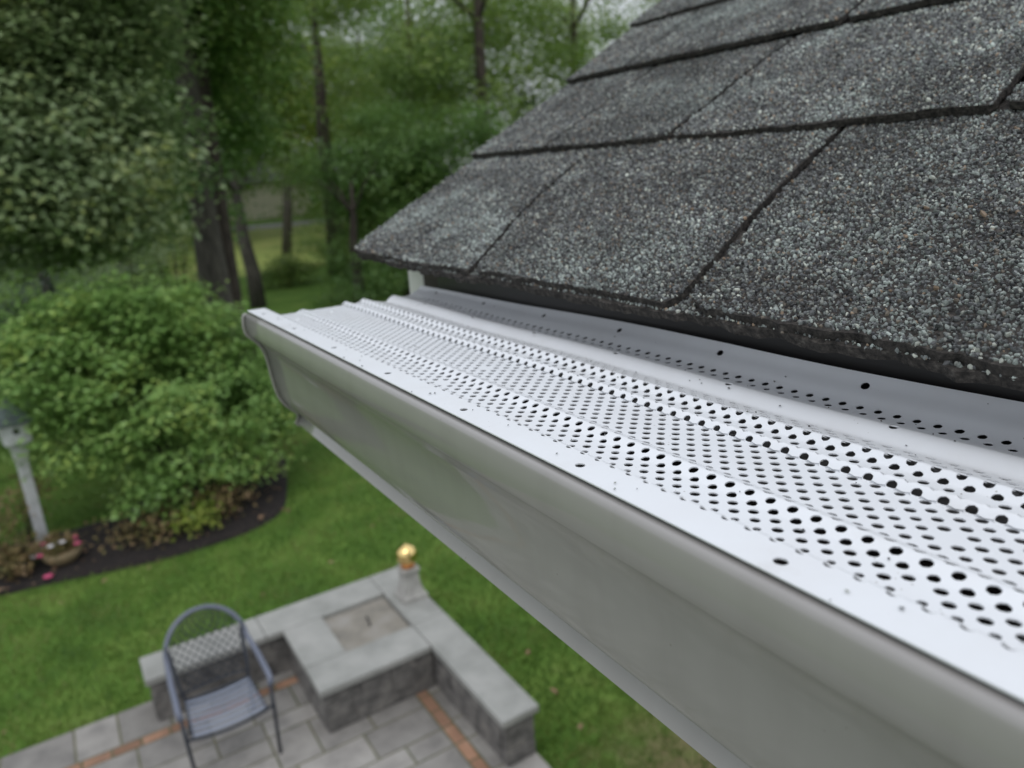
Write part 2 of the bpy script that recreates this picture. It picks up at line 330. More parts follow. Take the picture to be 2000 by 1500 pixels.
# patio: joint bed, grey pavers in mixed sizes, a clay border band
sheet('patio_base', [(-4,-3),(2.25,-3),(2.25,5.9),(2.25,6.0),(-4,6.0)], .029, MT['joint_sand'])
PZ = .035
pav = MB(); brk = MB(); gap = .0075
def paver(mb, x0, x1, y0, y1):
    dz = random.uniform(-.0015, .0015); t = .012
    mb.box(x0+gap, x1-gap, y0+gap, y1-gap, .0135, PZ+dz, bev=.005)
BY0, BY1, BX0, BX1 = 5.48, 5.58, 1.81, 1.91            # border band
x = -4.0
while x < 2.2:                                         # outer row against the lawn / under the wall
    wd = random.choice([.30, .36, .42, .48]); paver(pav, x, min(x+wd, 2.25), BY1, 6.0); x += wd
y = 5.58
while y > -3:
    wd = random.choice([.24, .30, .36]); paver(pav, BX1, 2.25, y-wd, y); y -= wd
x = BX1
while x > -4: paver(brk, x-.2, x, BY0, BY1); x -= .2
y = BY0
while y > -3: paver(brk, BX0, BX1, y-.2, y); y -= .2
# interior: rows of different depth with mixed lengths
y = BY0; k = 0
hs_ = [.30, .20, .40, .30, .20, .30]
while y > -2.8:
    h = hs_[k % len(hs_)]; x = BX0
    while x > -4:
        wd = random.choice([.30, .40, .50, .34]); x0 = max(x-wd, -4)
        if h >= .40 and random.random() < .35:
            paver(pav, x0, x, y-h/2, y); paver(pav, x0, x, y-h, y-h/2)
        else: paver(pav, x0, x, y-h, y)
        x -= wd
    y -= h; k += 1
po = pav.build('patio_pavers', MT['paver']); tag(po, kind='structure')
bo = brk.build('patio_border', MT['brick']); tag(bo, kind='structure')

# ------------------------------------------------------------------ seat wall with table block
CT, CB = .44, .385
seatwall = tag(empty('stone_seat_wall', (1.2, 5.6, PZ)), 'low L shaped grey stone seat wall with bluestone caps at the patio corner', 'seat wall')
def inv(o, root):                    # keep world coordinates when parented to an Empty
    o.matrix_parent_inverse = Matrix.Translation(root.location).inverted() if root.rotation_euler.z == 0 else root.matrix_basis.inverted(); return o
def stonewall(x0, x1, y0, y1, z0, z1):
    mb = MB(); mb.box(x0+.02, x1-.02, y0+.02, y1-.02, z0, z1-.001)
    zz = z0; n_ = 3; hh = (z1 - z0) / n_
    def run(a0, a1, fn):
        for r_ in range(n_):
            a = a0
            while a < a1 - .01:
                ln = random.uniform(.16, .34); b_ = min(a + ln, a1)
                if a1 - b_ < .08: b_ = a1
                fn(a + .002, b_ - .002, z0 + r_*hh + .002, z0 + (r_+1)*hh - .002, random.uniform(0, .012)); a = b_
    run(x0, x1, lambda a, b_, c, d, o: mb.box(a, b_, y0 - o + .004, y0+.05, c, d, bev=.006, jit=.0025))
    run(x0, x1, lambda a, b_, c, d, o: mb.box(a, b_, y1-.05, y1 + o - .004, c, d, bev=.006, jit=.0025))
    run(y0+.052, y1-.052, lambda a, b_, c, d, o: mb.box(x0 - o + .004, x0+.05, a, b_, c, d, bev=.006, jit=.0025))
    run(y0+.052, y1-.052, lambda a, b_, c, d, o: mb.box(x1-.05, x1 + o - .004, a, b_, c, d, bev=.006, jit=.0025))
    return mb
inv(stonewall(.05, 2.24, 5.68, 5.97, PZ, CB).build('wall', MT['stone'], seatwall), seatwall)
inv(stonewall(2.0, 2.24, 3.67, 5.66, PZ, CB).build('wall', MT['stone'], seatwall), seatwall)
for (x0, x1, y0, y1) in [(.02, .93, 5.65, 6.0), (.935, 1.97, 5.65, 6.0), (1.975, 2.27, 5.05, 6.0), (1.975, 2.27, 3.64, 5.045)]:
    inv(MB().box(x0, x1, y0, y1, CB+.001, CT, bev=.006).build('cap', MT['bluestone'], seatwall), seatwall)
block = tag(empty('stone_table_block', (1.5, 5.1, PZ)), 'square grey stone block with bluestone slab top and sunken tan lid in the wall corner', 'stone table')
inv(stonewall(1.10, 1.985, 4.73, 5.67, PZ, CB).build('base', MT['stone'], block), block)
for (x0, x1, y0, y1) in [(1.07, 1.40, 5.05, 5.645), (1.07, 1.968, 4.70, 5.045)]:
    inv(MB().box(x0, x1, y0, y1, CB+.002, CT-.001, bev=.006).build('slab_top', MT['bluestone'], block), block)
lid = inv(MB().box(1.405, 1.965, 5.05, 5.64, CB+.003, CT-.035, bev=.003).build('sunken_lid', MT['lid'], block), block)
h = MB(); h.tube([(1.70,5.30,CT-.036),(1.70,5.30,CT-.012),(1.72,5.42,CT-.012),(1.72,5.42,CT-.036)], .007, 8)
h.build('lid_handle', MT['black_iron'], lid)
# pedestal + gold ball
ped = tag(empty('garden_pedestal', (2.155, 5.46, CT)), 'flared square concrete pedestal standing on the corner of the seat wall', 'pedestal')
pb = MB(); q = math.sqrt(2)
pb.lathe([(.112*q,0),(.112*q,.035),(.10*q,.04),(.092*q,.06),(.078*q,.11),(.066*q,.18),(.064*q,.24),(.078*q,.262),(.078*q,.285)], (0,0,0), 4, True)
pb.build('column', MT['concrete'], ped)
ball = tag(empty('gazing_ball', (2.155, 5.46, CT+.286)), 'shiny gold ball on top of the concrete pedestal', 'gazing ball')
MB().lathe([(.05,0),(.062,.006),(.06,.03),(.045,.04)], (0,0,0), 24).build('neck_ring', MT['copper'], ball)
pts = [(max(.001, .092*math.sin(a)), .118 - .092*math.cos(a)) for a in [math.pi*k/20 for k in range(1, 20)]]
MB().lathe(pts, (0,0,0), 32).build('ball', MT['gold'], ball)

# ------------------------------------------------------------------ chair
chair = tag(empty('patio_chair', (.46, 4.98, PZ)), 'grey metal armchair with round hooped back and strapped seat facing the patio', 'chair')
def P(x, y, z): return (x - .46, y - 4.98, z - PZ)
arch = []
for k in range(0, 25):
    a = math.pi * k / 24
    zz = .70 + .26 * math.sin(a); yy = 5.36 + .16 * math.sin(a)
    arch.append(P(.465 - .285*math.cos(a), yy, zz))
def bez(p0, p1, p2, n=8): 
    p0, p1, p2 = map(Vector, (p0, p1, p2)); return [tuple(p0*(1-t)**2 + p1*2*t*(1-t) + p2*t*t) for t in [i/n for i in range(n+1)]]
LA = bez(P(.17,4.80,.60), P(.155,4.77,.66), P(.165,4.90,.665), 6) + [P(.168,5.1,.672)]
RA = bez(P(.765,4.80,.60), P(.775,4.77,.66), P(.77,4.90,.665), 6) + [P(.768,5.1,.672)]
MB().tube(LA + arch + RA[::-1], [.021]*len(LA)+[.018]*len(arch)+[.021]*len(RA), 12).build('hoop_frame', MT['chair'], chair)
MB().tube([P(.17,4.80,.605), P(.175,4.79,.4), P(.19,4.77,PZ+.001)], .013, 10).build('leg', MT['chair_dark'], chair)
MB().tube([P(.765,4.80,.605), P(.76,4.79,.4), P(.745,4.77,PZ+.001)], .013, 10).build('leg', MT['chair_dark'], chair)
MB().tube([P(.195,5.40,.80), P(.22,5.30,.55), P(.245,5.20,.42), P(.235,5.30,.2), P(.225,5.38,PZ+.001)], .012, 10).build('leg', MT['chair_dark'], chair)
MB().tube([P(.735,5.40,.80), P(.71,5.30,.55), P(.685,5.20,.42), P(.695,5.30,.2), P(.705,5.38,PZ+.001)], .012, 10).build('leg', MT['chair_dark'], chair)
sf = MB()
sf.tube([P(.24,5.24,.425), P(.22,4.80,.425)], .011, 8).tube([P(.69,5.24,.425), P(.71,4.80,.425)], .011, 8)
sf.tube(bez(P(.175,4.80,.425), P(.465,4.74,.38), P(.76,4.80,.425), 10), .012, 8).tube(bez(P(.235,5.235,.425), P(.465,5.24,.41), P(.695,5.235,.425), 6), .011, 8)
sf.build('seat_frame', MT['chair_dark'], chair)
# seat straps
for k in range(7):
    y0 = 4.80 + k*.064; y1 = y0 + .036
    hw0 = .245 - (y0-4.80)*.045; hw1 = .245 - (y1-4.80)*.045
    nx = 12; V = []; 
    for j, (yy, hw) in enumerate([(y0,hw0),((y0*.7+y1*.3),hw0),((y0*.3+y1*.7),hw1),(y1,hw1)]):
        for i in range(nx+1):
            u = i/nx*2-1; V.append(P(.465+u*hw, yy, .436 - .022*(1-u*u) + (.004 if 0<j<3 else -.004)))
    Fq = [[j*(nx+1)+i, j*(nx+1)+i+1, (j+1)*(nx+1)+i+1, (j+1)*(nx+1)+i] for j in range(3) for i in range(nx)]
    o = link('seat_strap', np_mesh('seat_strap', np.array(V), np.array(Fq), True), MT['sling'], chair)
    sm = o.modifiers.new('t', 'SOLIDIFY'); sm.thickness = .004
# woven back panel: a lattice of crossing straps that can be seen through
bk = MB()
def backpt(u, v):        # u across -1..1, v 0..1 up
    zz = .46 + v*.485; hw = .235 + .025*v
    if zz > .70: hw = min(hw, .272*math.sqrt(max(0.0, 1-((zz-.70)/.255)**2)))
    yy = 5.26 + (zz-.43)*.48 ; yy -= .0
    return Vector(P(.465 + u*hw, yy + .03*(1-u*u), zz))
nn = 17
for i in range(nn):
    for sgn in (1, -1):
        pts = []
        for t in range(15):
            v = t/14; u = (-1 + 2*i/(nn-1)) * 1.9 + sgn*(v-.5)*1.8
            if -1 <= u <= 1: pts.append(backpt(u, v*.96) + Vector((0, .002*sgn, 0)))
        if len(pts) > 2: bk.tube(pts, .0042, 5)
bk.build('woven_back', MT['chair_dark'], chair)
bf = MB(); bf.tube([backpt(-1, v/10) for v in range(0, 7)], .009, 8); bf.tube([backpt(1, v/10) for v in range(0, 7)], .009, 8); bf.tube([backpt(-1+k/5, 0) for k in range(11)], .009, 8)
bf.build('back_frame', MT['chair_dark'], chair)

# ------------------------------------------------------------------ leaf machinery
def leaf_arrays(C, nrm_bias, size, rng, aspect=.6, up=1.0, out_c=None):
    """C (n,3) leaf centres. returns V (4n,3), F(n,4)"""
    n = len(C)
    N_ = rng.normal(size=(n, 3)); N_ /= np.linalg.norm(N_, axis=1, keepdims=True)
    N_[:, 2] = np.abs(N_[:, 2]) + up; 
    if out_c is not None:
        o = C - out_c; o /= (np.linalg.norm(o, axis=1, keepdims=True) + 1e-6); N_ += o * nrm_bias
    N_ /= np.linalg.norm(N_, axis=1, keepdims=True)
    A = rng.normal(size=(n, 3)); T = np.cross(N_, A); T /= np.linalg.norm(T, axis=1, keepdims=True); B = np.cross(N_, T)
    s = size * rng.uniform(.6, 1.3, (n, 1))
    V = np.empty((n, 4, 3))
    V[:, 0] = C - T*s*.5; V[:, 1] = C + B*s*.5*aspect + N_*s*.08; V[:, 2] = C + T*s*.5 - N_*s*.06; V[:, 3] = C - B*s*.5*aspect + N_*s*.08
    return V.reshape(-1, 3), np.arange(4*n).reshape(n, 4)
def crown_mesh(name, lobes, n_clump, per, size, m, rng, clump_r=.35, up=.8, parent=None, flat=.5, shell=.55):
    """lobes: list of (centre, radii). Leaf clumps spread through the outer volume of every lobe"""
    Cs = []; wts = np.array([np.prod(r)**(2/3) for c, r in lobes]); wts /= wts.sum()
    for (c, r), wt in zip(lobes, wts):
        k = max(4, int(n_clump*wt)); d = rng.normal(size=(k, 3)); d /= np.linalg.norm(d, axis=1, keepdims=True)
        rad = rng.uniform(shell, 1.05, (k, 1))**.7; cc = np.array(c) + d*rad*np.array(r)
        pc = rng.poisson(per, k) + 4
        idx = np.repeat(np.arange(k), pc)
        off = rng.normal(size=(len(idx), 3)) * np.array([clump_r, clump_r, clump_r*flat])
        Cs.append(cc[idx] + off)
    C = np.concatenate(Cs); cen = np.mean([c for c, r in lobes], axis=0)
    V, F_ = leaf_arrays(C, .5, size, rng, up=up, out_c=cen)
    return link(name, np_mesh(name, V, F_, True), m, parent)
def trunk_mesh(path, radii, m, parent, limbs=6, rng=rng, spread=2.5, top=None, seg=14):
    mb = MB(); mb.tube(path, radii, seg)
    p = [Vector(q) for q in path]
    for k in range(limbs):
        i = random.randint(max(len(p)-2, 1), len(p)-1); a = random.uniform(0, 6.28); b = p[i]; r0 = radii[i]*.5
        e = b + Vector((math.cos(a)*spread, math.sin(a)*spread, spread*random.uniform(.5, 1.3)))
        mid = (b+e)/2 + Vector((0, 0, spread*.12)); mb.tube([b, mid, e], [r0, r0*.6, r0*.2], 7)
    return mb.build('trunk', m, parent)

# ------------------------------------------------------------------ big green shrub in the bed
shrub = tag(empty('green_shrub', (.95, 10.6, .05)), 'large rounded bright green shrub growing in the mulch bed', 'shrub')
lobes = []
for (x, y, z, rx, rz) in [(1.0,10.7,2.42,.8,.6),(.35,10.7,2.3,.8,.58),(.9,10.7,2.15,.95,.62),(.2,10.4,2.15,.9,.62),(1.5,10.6,2.1,.8,.60),(-.40,10.2,1.85,.8,.5),(2.05,10.5,1.6,.72,.5),(.7,9.9,1.55,.85,.5),(1.5,9.85,1.30,.8,.45),
                          (0,9.8,1.25,.6,.38),(2.2,10.1,1.0,.55,.4),(1.1,9.6,.85,.65,.36),(1.7,9.75,.65,.6,.32),(.65,9.55,.5,.45,.25),(.9,11,1.6,1.3,.8)]:
    lobes.append(((x-.95, y-10.6, z-.05), (rx, rx, rz)))
crown_mesh('foliage', lobes, 1000, 46, .082, MT['leaf_bush'], rng, clump_r=.13, up=1.1, parent=shrub, flat=.45, shell=.75)
st = MB()
for k in range(14):
    a = random.uniform(0, 6.28); r_ = random.uniform(.4, 1.2)
    st.tube([(random.uniform(-.2,.2), random.uniform(-.2,.2), 0), (math.cos(a)*r_*.4, math.sin(a)*r_*.35, .8), (math.cos(a)*r_, math.sin(a)*r_*.7, 1.9)], [.03,.022,.008], 6)
st.build('stem', MT['bark_brown'], shrub)

# low dry perennials round the bed
def perennial(name, x, y, r, h, m, label, n=30, per=14, size=.06):
    root = tag(empty(name, (x, y, .05)), label, 'plant')
    crown_mesh('foliage', [((0,0,h*.55), (r, r, h*.5))], n, per, size, m, rng, clump_r=r*.3, up=.6, parent=root, shell=.3)
    s_ = MB()
    for k in range(7):
        a = random.uniform(0, 6.28); s_.tube([(0,0,-.02), (math.cos(a)*r*.5, math.sin(a)*r*.5, h*.5), (math.cos(a)*r*.9, math.sin(a)*r*.9, h*.9)], [.006,.005,.002], 5)
    s_.build('stem', MT['bark_brown'], root)
perennial('perennial', -1.05, 9.45, .38, .55, MT['leaf_dry'], 'yellowing leafy clump at the left edge beside the birdhouse post')
perennial('perennial', -.80, 10.05, .42, 1.1, MT['leaf_dry'], 'tall browning stems behind the birdhouse post')
perennial('perennial', -.92, 9.15, .22, .35, MT['leaf_dry'], 'small tan clump just left of the post foot')
perennial('perennial', .45, 9.15, .42, .42, MT['leaf_dry'], 'olive brown low plant under the front of the green shrub', 34)
perennial('perennial', 1.25, 9.2, .42, .50, MT['leaf_dry'], 'browning low plant right of centre under the green shrub', 34)
perennial('perennial', 2.15, 10.3, .42, 1.15, MT['leaf_dry'], 'thin reddish brown plant at the right side of the green shrub', 40)
perennial('perennial', .88, 9.0, .30, .42, MT['leaf_yellow'], 'lime yellow leafy plant in front of the green shrub', 26)
# fallen leaves
n = 170; C = np.stack([rng.uniform(-3, 2.1, n), rng.uniform(8.7, 10.2, n), rng.uniform(.075, .10, n)], 1)
C = np.concatenate([C, np.stack([rng.uniform(-1.5, 4.5, 45), rng.uniform(3, 8.6, 45), rng.uniform(.055, .07, 45)], 1)]); C = C[~((C[:,0] < 2.3) & (C[:,1] < 6.02))]
V, F_ = leaf_arrays(C, 0, .07, rng, up=2.5)
tag(link('leaf_litter', np_mesh('leaf_litter', V, F_), MT['litter']), 'scattered tan fallen leaves on the dark mulch and lawn', 'fallen leaves', kind='stuff')

# flower basket
fb = tag(empty('flower_basket', (-.46, 9.15, .07)), 'round woven basket of pink and white flowers at the foot of the post', 'flower basket')
MB().lathe([(.12,0),(.19,.08),(.21,.15),(.20,.16),(.17,.14)], (0,0,0), 24).build('basket', MT['basket'], fb)
crown_mesh('foliage', [((0,0,.2), (.2,.2,.12))], 30, 14, .05, MT['leaf_dry'], rng, clump_r=.05, parent=fb, shell=.2)
def flower(p, m, r=.035):
    mb = MB()
    for k in range(5):
        a = k*1.2566; c = Vector((math.cos(a)*r*.6, math.sin(a)*r*.6, 0))
        mb.lathe([(r*.55, 0), (r*.5, .008), (.002, .012)], tuple(Vector(p)+c), 8)
    return mb
for (dx, dy, dz, mm) in [(-.08,-.1,.26,'white_petal'),(.03,-.12,.28,'white_petal'),(.15,-.05,.27,'pink'),(-.14,.0,.27,'pink'),(.17,-.12,.22,'pink'),(-.2,-.1,.18,'pink')]:
    flower((dx, dy, dz), MT[mm]).build('flower', MT[mm], fb)
for k, (x, y, mm, lb) in enumerate([(-.86,9.12,'white_petal','white flower left of the basket at the foot of the post'),(-.72,9.25,'white_petal','white flower close to the post foot behind the basket'),(-.62,8.86,'pink','fallen pink flower on the mulch in front of the basket')]):
    o = tag(empty('flower', (x, y, .12 if k < 2 else .075)), lb, 'flower')
    flower((0,0,.06 if k < 2 else 0), MT[mm], .045).build('petals', MT[mm], o)
    MB().tube([(0,0,-.06 if k < 2 else -.01), (0.004,0,.06 if k < 2 else .002)], .004, 6).build('stem', MT['leaf_bush'], o)

# birdhouse on a post
bh = tag(empty('birdhouse', (-.64, 9.77, .03)), 'grey birdhouse with green hipped roof on a tall weathered post in the bed', 'birdhouse')
MB().box(-.055,.055,-.055,.055,0,1.30, bev=.006).build('post', MT['grey_paint'], bh)
MB().lathe([(.075,1.05),(.12,1.33),(.12,1.35)], (0,0,0), 4, True).build('bracket', MT['grey_paint'], bh)
bx = MB().box(-.13,.13,-.13,.13,1.352,1.60, bev=.004).build('nest_box', MT['grey_paint'], bh)
hl = MB(); hl.lathe([(.034,0),(.034,.004)], (0,0,0), 20); h_ = hl.build('entrance_hole', MT['hole'], bx); h_.rotation_euler = (math.pi/2, 0, 0); h_.location = (0,-.1305,1.50)
MB().lathe([(.26,1.585),(.265,1.605),(.16,1.70),(.05,1.80),(.012,1.86),(.004,1.95)], (0,0,0), 4, True).build('roof', MT['green_roof'], bh)
bh.rotation_euler.z = math.radians(12)
lt = tag(empty('garden_lantern', (-1.13, 9.5, .06)), 'dark garden lantern with a pale grey cap at the left edge of the bed', 'lantern')
MB().box(-.09,.09,-.09,.09,0,.42, bev=.01).build('body', MT['black_iron'], lt)
MB().lathe([(.17,.42),(.18,.44),(.06,.56),(.01,.60)], (0,0,0), 4, True).build('cap', MT['grey_paint'], lt)

# ------------------------------------------------------------------ lawn blades
def in_poly(x, y, poly):
    ins = np.zeros(len(x), bool); n_ = len(poly)
    for i in range(n_):
        x1, y1 = poly[i]; x2, y2 = poly[(i+1) % n_]
        c = ((y1 > y) != (y2 > y)) & (x < (x2-x1)*(y-y1)/((y2-y1)+1e-12) + x1); ins ^= c
    return ins
n = 210000
yy = 1.5 + 14.5*rng.uniform(0, 1, n)**1.15; xx = rng.uniform(-.6, 1, n)*(1.6+yy*.62) + 1.4
keep = ~in_poly(xx, yy, [tuple(p) for p in bedp]) & ~((xx < 2.27) & (yy < 6.01))
xx, yy = xx[keep], yy[keep]; n = len(xx)
pt = 1 - .75*np.clip(1 - np.hypot(xx-3, yy-3)/.85, 0, 1); kp = rng.uniform(0, 1, n) < pt; xx, yy = xx[kp], yy[kp]; n = len(xx)
hgt = rng.uniform(.03, .065, n); a = rng.uniform(0, 6.28, n); wd = rng.uniform(.004, .008, n); ln = rng.uniform(.2, .9, n)*hgt; la = rng.uniform(0, 6.28, n)
V = np.empty((n, 3, 3)); V[:,0] = np.stack([xx-np.cos(a)*wd, yy-np.sin(a)*wd, np.zeros(n)-.002], 1); V[:,1] = np.stack([xx+np.cos(a)*wd, yy+np.sin(a)*wd, np.zeros(n)-.002], 1)
V[:,2] = np.stack([xx+np.cos(la)*ln, yy+np.sin(la)*ln, hgt], 1)
tag(link('grass', np_mesh('grass', V.reshape(-1,3), np.arange(3*n).reshape(n,3)), MT['grass']), 'short green lawn grass around the patio and bed', 'grass', kind='stuff')

# ------------------------------------------------------------------ trees
def tree(name, base, path, radii, lobes, nclump, per, size, leaf, bark, label, clump_r=.4, group=None, limbs=6, up=.8, shell=.5, spread=2.5, cat='tree'):
    root = tag(empty(name, base), label, cat, group)
    if path: trunk_mesh(path, radii, MT[bark], root, limbs, spread=spread)
    crown_mesh('crown', lobes, int(nclump*1.45), int(per*1.1), size*1.12, MT[leaf], rng, clump_r=clump_r, up=up, parent=root, shell=shell)
    return root
def rlobes(n, c, spreadxy, zr, r):
    return [((c[0]+random.uniform(-1,1)*spreadxy, c[1]+random.uniform(-1,1)*spreadxy, random.uniform(*zr)), (r*random.uniform(.7,1.2),)*2 + (r*random.uniform(.4,.7),)) for _ in range(n)]
# near tree whose silvery leaves fill the upper left
nl = []
for (px, py, Y, r) in [(40,330,13,1.1),(140,230,13.5,1.3),(210,340,12.5,1.1),(120,420,12.5,1.0),(225,260,14,1.0),(30,120,14,1.4),(160,80,14.5,1.5),(205,110,14.5,1.2),(60,480,13,.7),(210,460,12.5,.8),(-80,250,13,1.5),(-90,60,14,1.6),(160,-40,15,1.5),(80,-60,14,1.6),(280,440,13.5,.55),(300,330,14,.45),(20,400,12,.8)]:
    p = at_y(px, py, Y); nl.append(((p[0]+1.5, p[1]-15.5, p[2]), (r, r, r*.5)))
tree('oak_tree', (-1.5, 15.5, 0), [(0,0,-.1),(.05,0,2),(.2,0,4.5),(.1,.1,8)], [.22,.18,.13,.05], nl, 560, 60, .12, 'leaf_silver', 'bark_brown', 'tree with silvery green drooping leaves filling the upper left', clump_r=.28, limbs=12, spread=2.2, shell=.3)
# twin trunk in front of the wood
p0 = at_y(432, 640, 17.5); p1 = at_y(398, 420, 17.5); p2 = at_y(370, 200, 17.5); p3 = at_y(345, -20, 17.5)
tb = Vector((p0[0], 17.5, 0))
path = [Vector((p0[0]+.1, 17.5, -.1))] + [Vector(q) for q in (p0, p1, p2, p3)] + [Vector(p3) + Vector((-.3, .3, 4))]
path = [tuple(q - tb) for q in path]
tw = tag(empty('twin_tree', tuple(tb)), 'thick twin trunked tree rising behind the green shrub', 'tree')
trunk_mesh(path, [.42,.36,.27,.22,.17,.08], MT['bark'], tw, 10, spread=2.6)
path2 = [(q[0]+.42, q[1]+.5, q[2]) for q in path]
trunk_mesh(path2, [.30,.24,.20,.15,.12,.06], MT['bark_brown'], tw, 6, spread=2.4)
tl = []
for (px, py, Y, r) in [(400,180,19.5,1.0),(440,300,19.5,.9),(330,60,19.5,1.3),(390,350,16.6,.35),(330,250,19.5,1.2),(300,400,19.5,1.0),(420,420,19.5,.6),(470,120,18,1.3),(420,30,17.5,1.3),(375,240,16.6,.35),(460,230,19,.9),(500,60,18,1.0),(480,-80,18,1.8),(330,-120,17,1.8)]:
    p = at_y(px, py, Y); tl.append((tuple(Vector(p)-tb), (r, r, r*.55)))
crown_mesh('crown', tl, 480, 55, .14, MT['leaf_blue'], rng, clump_r=.35, parent=tw, shell=.3)
def simple_tree(px_b, Y, px_t, py_t, r0, lob, leaf, bark, label, size=.16, per=40, ncl=200, name='tree', clump_r=.5, shell=.3):
    xb = bearing(px_b, Y); 
    # column moves with height because the camera is rolled: take the foot straight from the ray that hits the ground at Y
    pt = at_y(px_t, py_t, Y); d = None
    b = None
    for py in range(380, 1500, 2):
        q = at_y(px_b, py, Y)
        if q[2] <= 0: b = q; break
    b = Vector((b[0], Y, 0)) if b is not None else Vector((xb, Y, 0))
    t = Vector(pt) - b
    path = [(0,0,-.1), tuple(t*.3 + Vector((.05,0,0))), tuple(t*.65 - Vector((.06,0,0))), tuple(t), tuple(t*1.35)]
    lobs = [(tuple(Vector(at_y(x, y, Y+random.uniform(.6, 2.6))) - b), (r, r, r*.6)) for (x, y, r) in lob]
    return tree(name, tuple(b), path, [r0, r0*.85, r0*.7, r0*.5, r0*.15], lobs, ncl, per, size, leaf, bark, label, clump_r=clump_r, limbs=5, spread=r0*6, shell=shell)
simple_tree(505, 25.8, 462, 380, .28, [(440,260,1.5),(520,200,1.6),(470,120,2),(540,160,1.0),(420,350,1.0),(540,290,1.0),(480,20,2.2)], 'leaf_green', 'bark', 'slim leaning trunk right of the twin trunked tree')
simple_tree(660, 31, 622, 130, .40, [(600,-20,2.0),(680,190,1.8),(600,330,1.6),(700,330,2.2),(640,40,1.2),(560,330,1.2),(630,-40,3),(730,240,2.2)], 'leaf_green', 'bark_brown', 'dark trunk with high crown in the middle of the wood')
simple_tree(702, 22.5, 690, 420, .20, [(690,330,1.5),(760,350,1.6),(670,400,1.0),(740,430,1.1),(690,470,.9),(800,300,1.4),(830,380,1.3),(760,250,1.5),(690,510,.6),(860,330,1.2),(900,250,1.4)], 'leaf_blue', 'bark_brown', 'small dense tree with a dark stem left of the roof corner', ncl=330, per=45, size=.13, clump_r=.35)
simple_tree(98, 34, 70, 470, .26, [(60,330,2.4),(150,300,2.4),(20,250,2.4),(100,200,2.6),(190,380,1.8)], 'leaf_green', 'bark_brown', 'slim dark trunk at the far left beyond the hedge')
simple_tree(960, 27, 935, 40, .36, [(860,150,2),(940,200,2),(1010,150,2.0),(880,40,2.4),(980,30,2.4),(820,230,1.8),(1060,230,1.8),(1100,120,1.9),(800,110,2.2)], 'leaf_green', 'bark_brown', 'tall dark trunk rising just left of the roof', ncl=300)
simple_tree(820, 36, 800, 100, .30, [(800,60,2.6),(760,160,2.5),(840,190,2.4),(880,100,2.5),(780,290,2)], 'leaf_blue', 'bark_brown', 'blue green tree behind the dark trunk near the roof', ncl=260)
simple_tree(1130, 30, 1120, 60, .3, [(1120,90,1.4),(1060,40,1.8),(1140,180,1.3),(1200,60,1.2),(1090,250,1.4),(1180,-60,2)], 'leaf_green', 'bark_brown', 'leafy tree against the sky directly beside the roof edge', ncl=150)
simple_tree(560, 44, 560, 150, .3, [(560,200,3),(500,260,2),(620,240,2.6),(540,120,3),(470,180,2.6)], 'leaf_yellow', 'bark', 'yellow green tree in the gap between the trunks', ncl=200, size=.2)
simple_tree(700, 48, 700, 150, .3, [(700,150,3.2),(770,120,3),(660,230,3),(740,260,3),(640,120,3)], 'leaf_green', 'bark_brown', 'broad green tree deep in the wood behind the dark trunk', ncl=260, size=.2)
simple_tree(240, 30, 250, 200, .3, [(250,300,2.4),(180,200,2.5),(300,200,2.4),(240,420,1.6),(330,330,1.6),(350,430,1.2),(120,440,1.8)], 'leaf_blue', 'bark_brown', 'dark tree behind the silvery leaved oak', ncl=260)
# shrubs of the wood edge
def low_shrub(px, py, Y, r, leaf, label, name='woodland_shrub', n=70, per=40, size=.12, hz=.7):
    q = at_y(px, py, Y); root = tag(empty(name, (q[0], Y, 0)), label, 'shrub')
    zt = max(q[2], r*.5)
    crown_mesh('foliage', [((0,0,zt), (r, r, r*hz)), ((r*.5,.2,zt*.6), (r*.8,r*.8,zt*.6)), ((-r*.6,0,zt*.55), (r*.7,r*.7,zt*.55))], n, per, size, MT[leaf], rng, clump_r=.25, parent=root, shell=.3)
    s_ = MB()
    for k in range(6): s_.tube([(0,0,-.05), (random.uniform(-.4,.4)*r, random.uniform(-.4,.4)*r, zt)], [.05,.015], 6)
    s_.build('stem', MT['bark_brown'], root)
low_shrub(40, 585, 15.5, 1.2, 'leaf_dark', 'dark green low hedge shrub at the left edge behind the green shrub', n=110, size=.07)
low_shrub(150, 590, 16.5, 1.1, 'leaf_dark', 'dark green hedge shrub just left of the green shrub top', n=110, size=.07)
low_shrub(-60, 600, 15, 1.2, 'leaf_dark', 'dark hedge shrub running off the left edge', n=80, size=.07)
low_shrub(330, 480, 24, 1.3, 'leaf_green', 'mid green shrub left of the twin trunks')
low_shrub(240, 510, 22, 1.1, 'leaf_silver', 'pale leaved sapling low behind the hedge')
low_shrub(560, 520, 30, .9, 'leaf_green', 'small shrub on the shaded grass between the trunks', hz=.5)
low_shrub(690, 500, 24, 1.2, 'leaf_blue', 'low blue green shrub beside the dark stem')
low_shrub(790, 480, 21, 1.5, 'leaf_blue', 'dark shrub behind the left tip of the roof', n=120)
low_shrub(860, 420, 24, 2.0, 'leaf_green', 'tall shrub behind the roof corner', n=140)
low_shrub(640, 470, 36, 1.6, 'leaf_green', 'shrub behind the middle trunk')
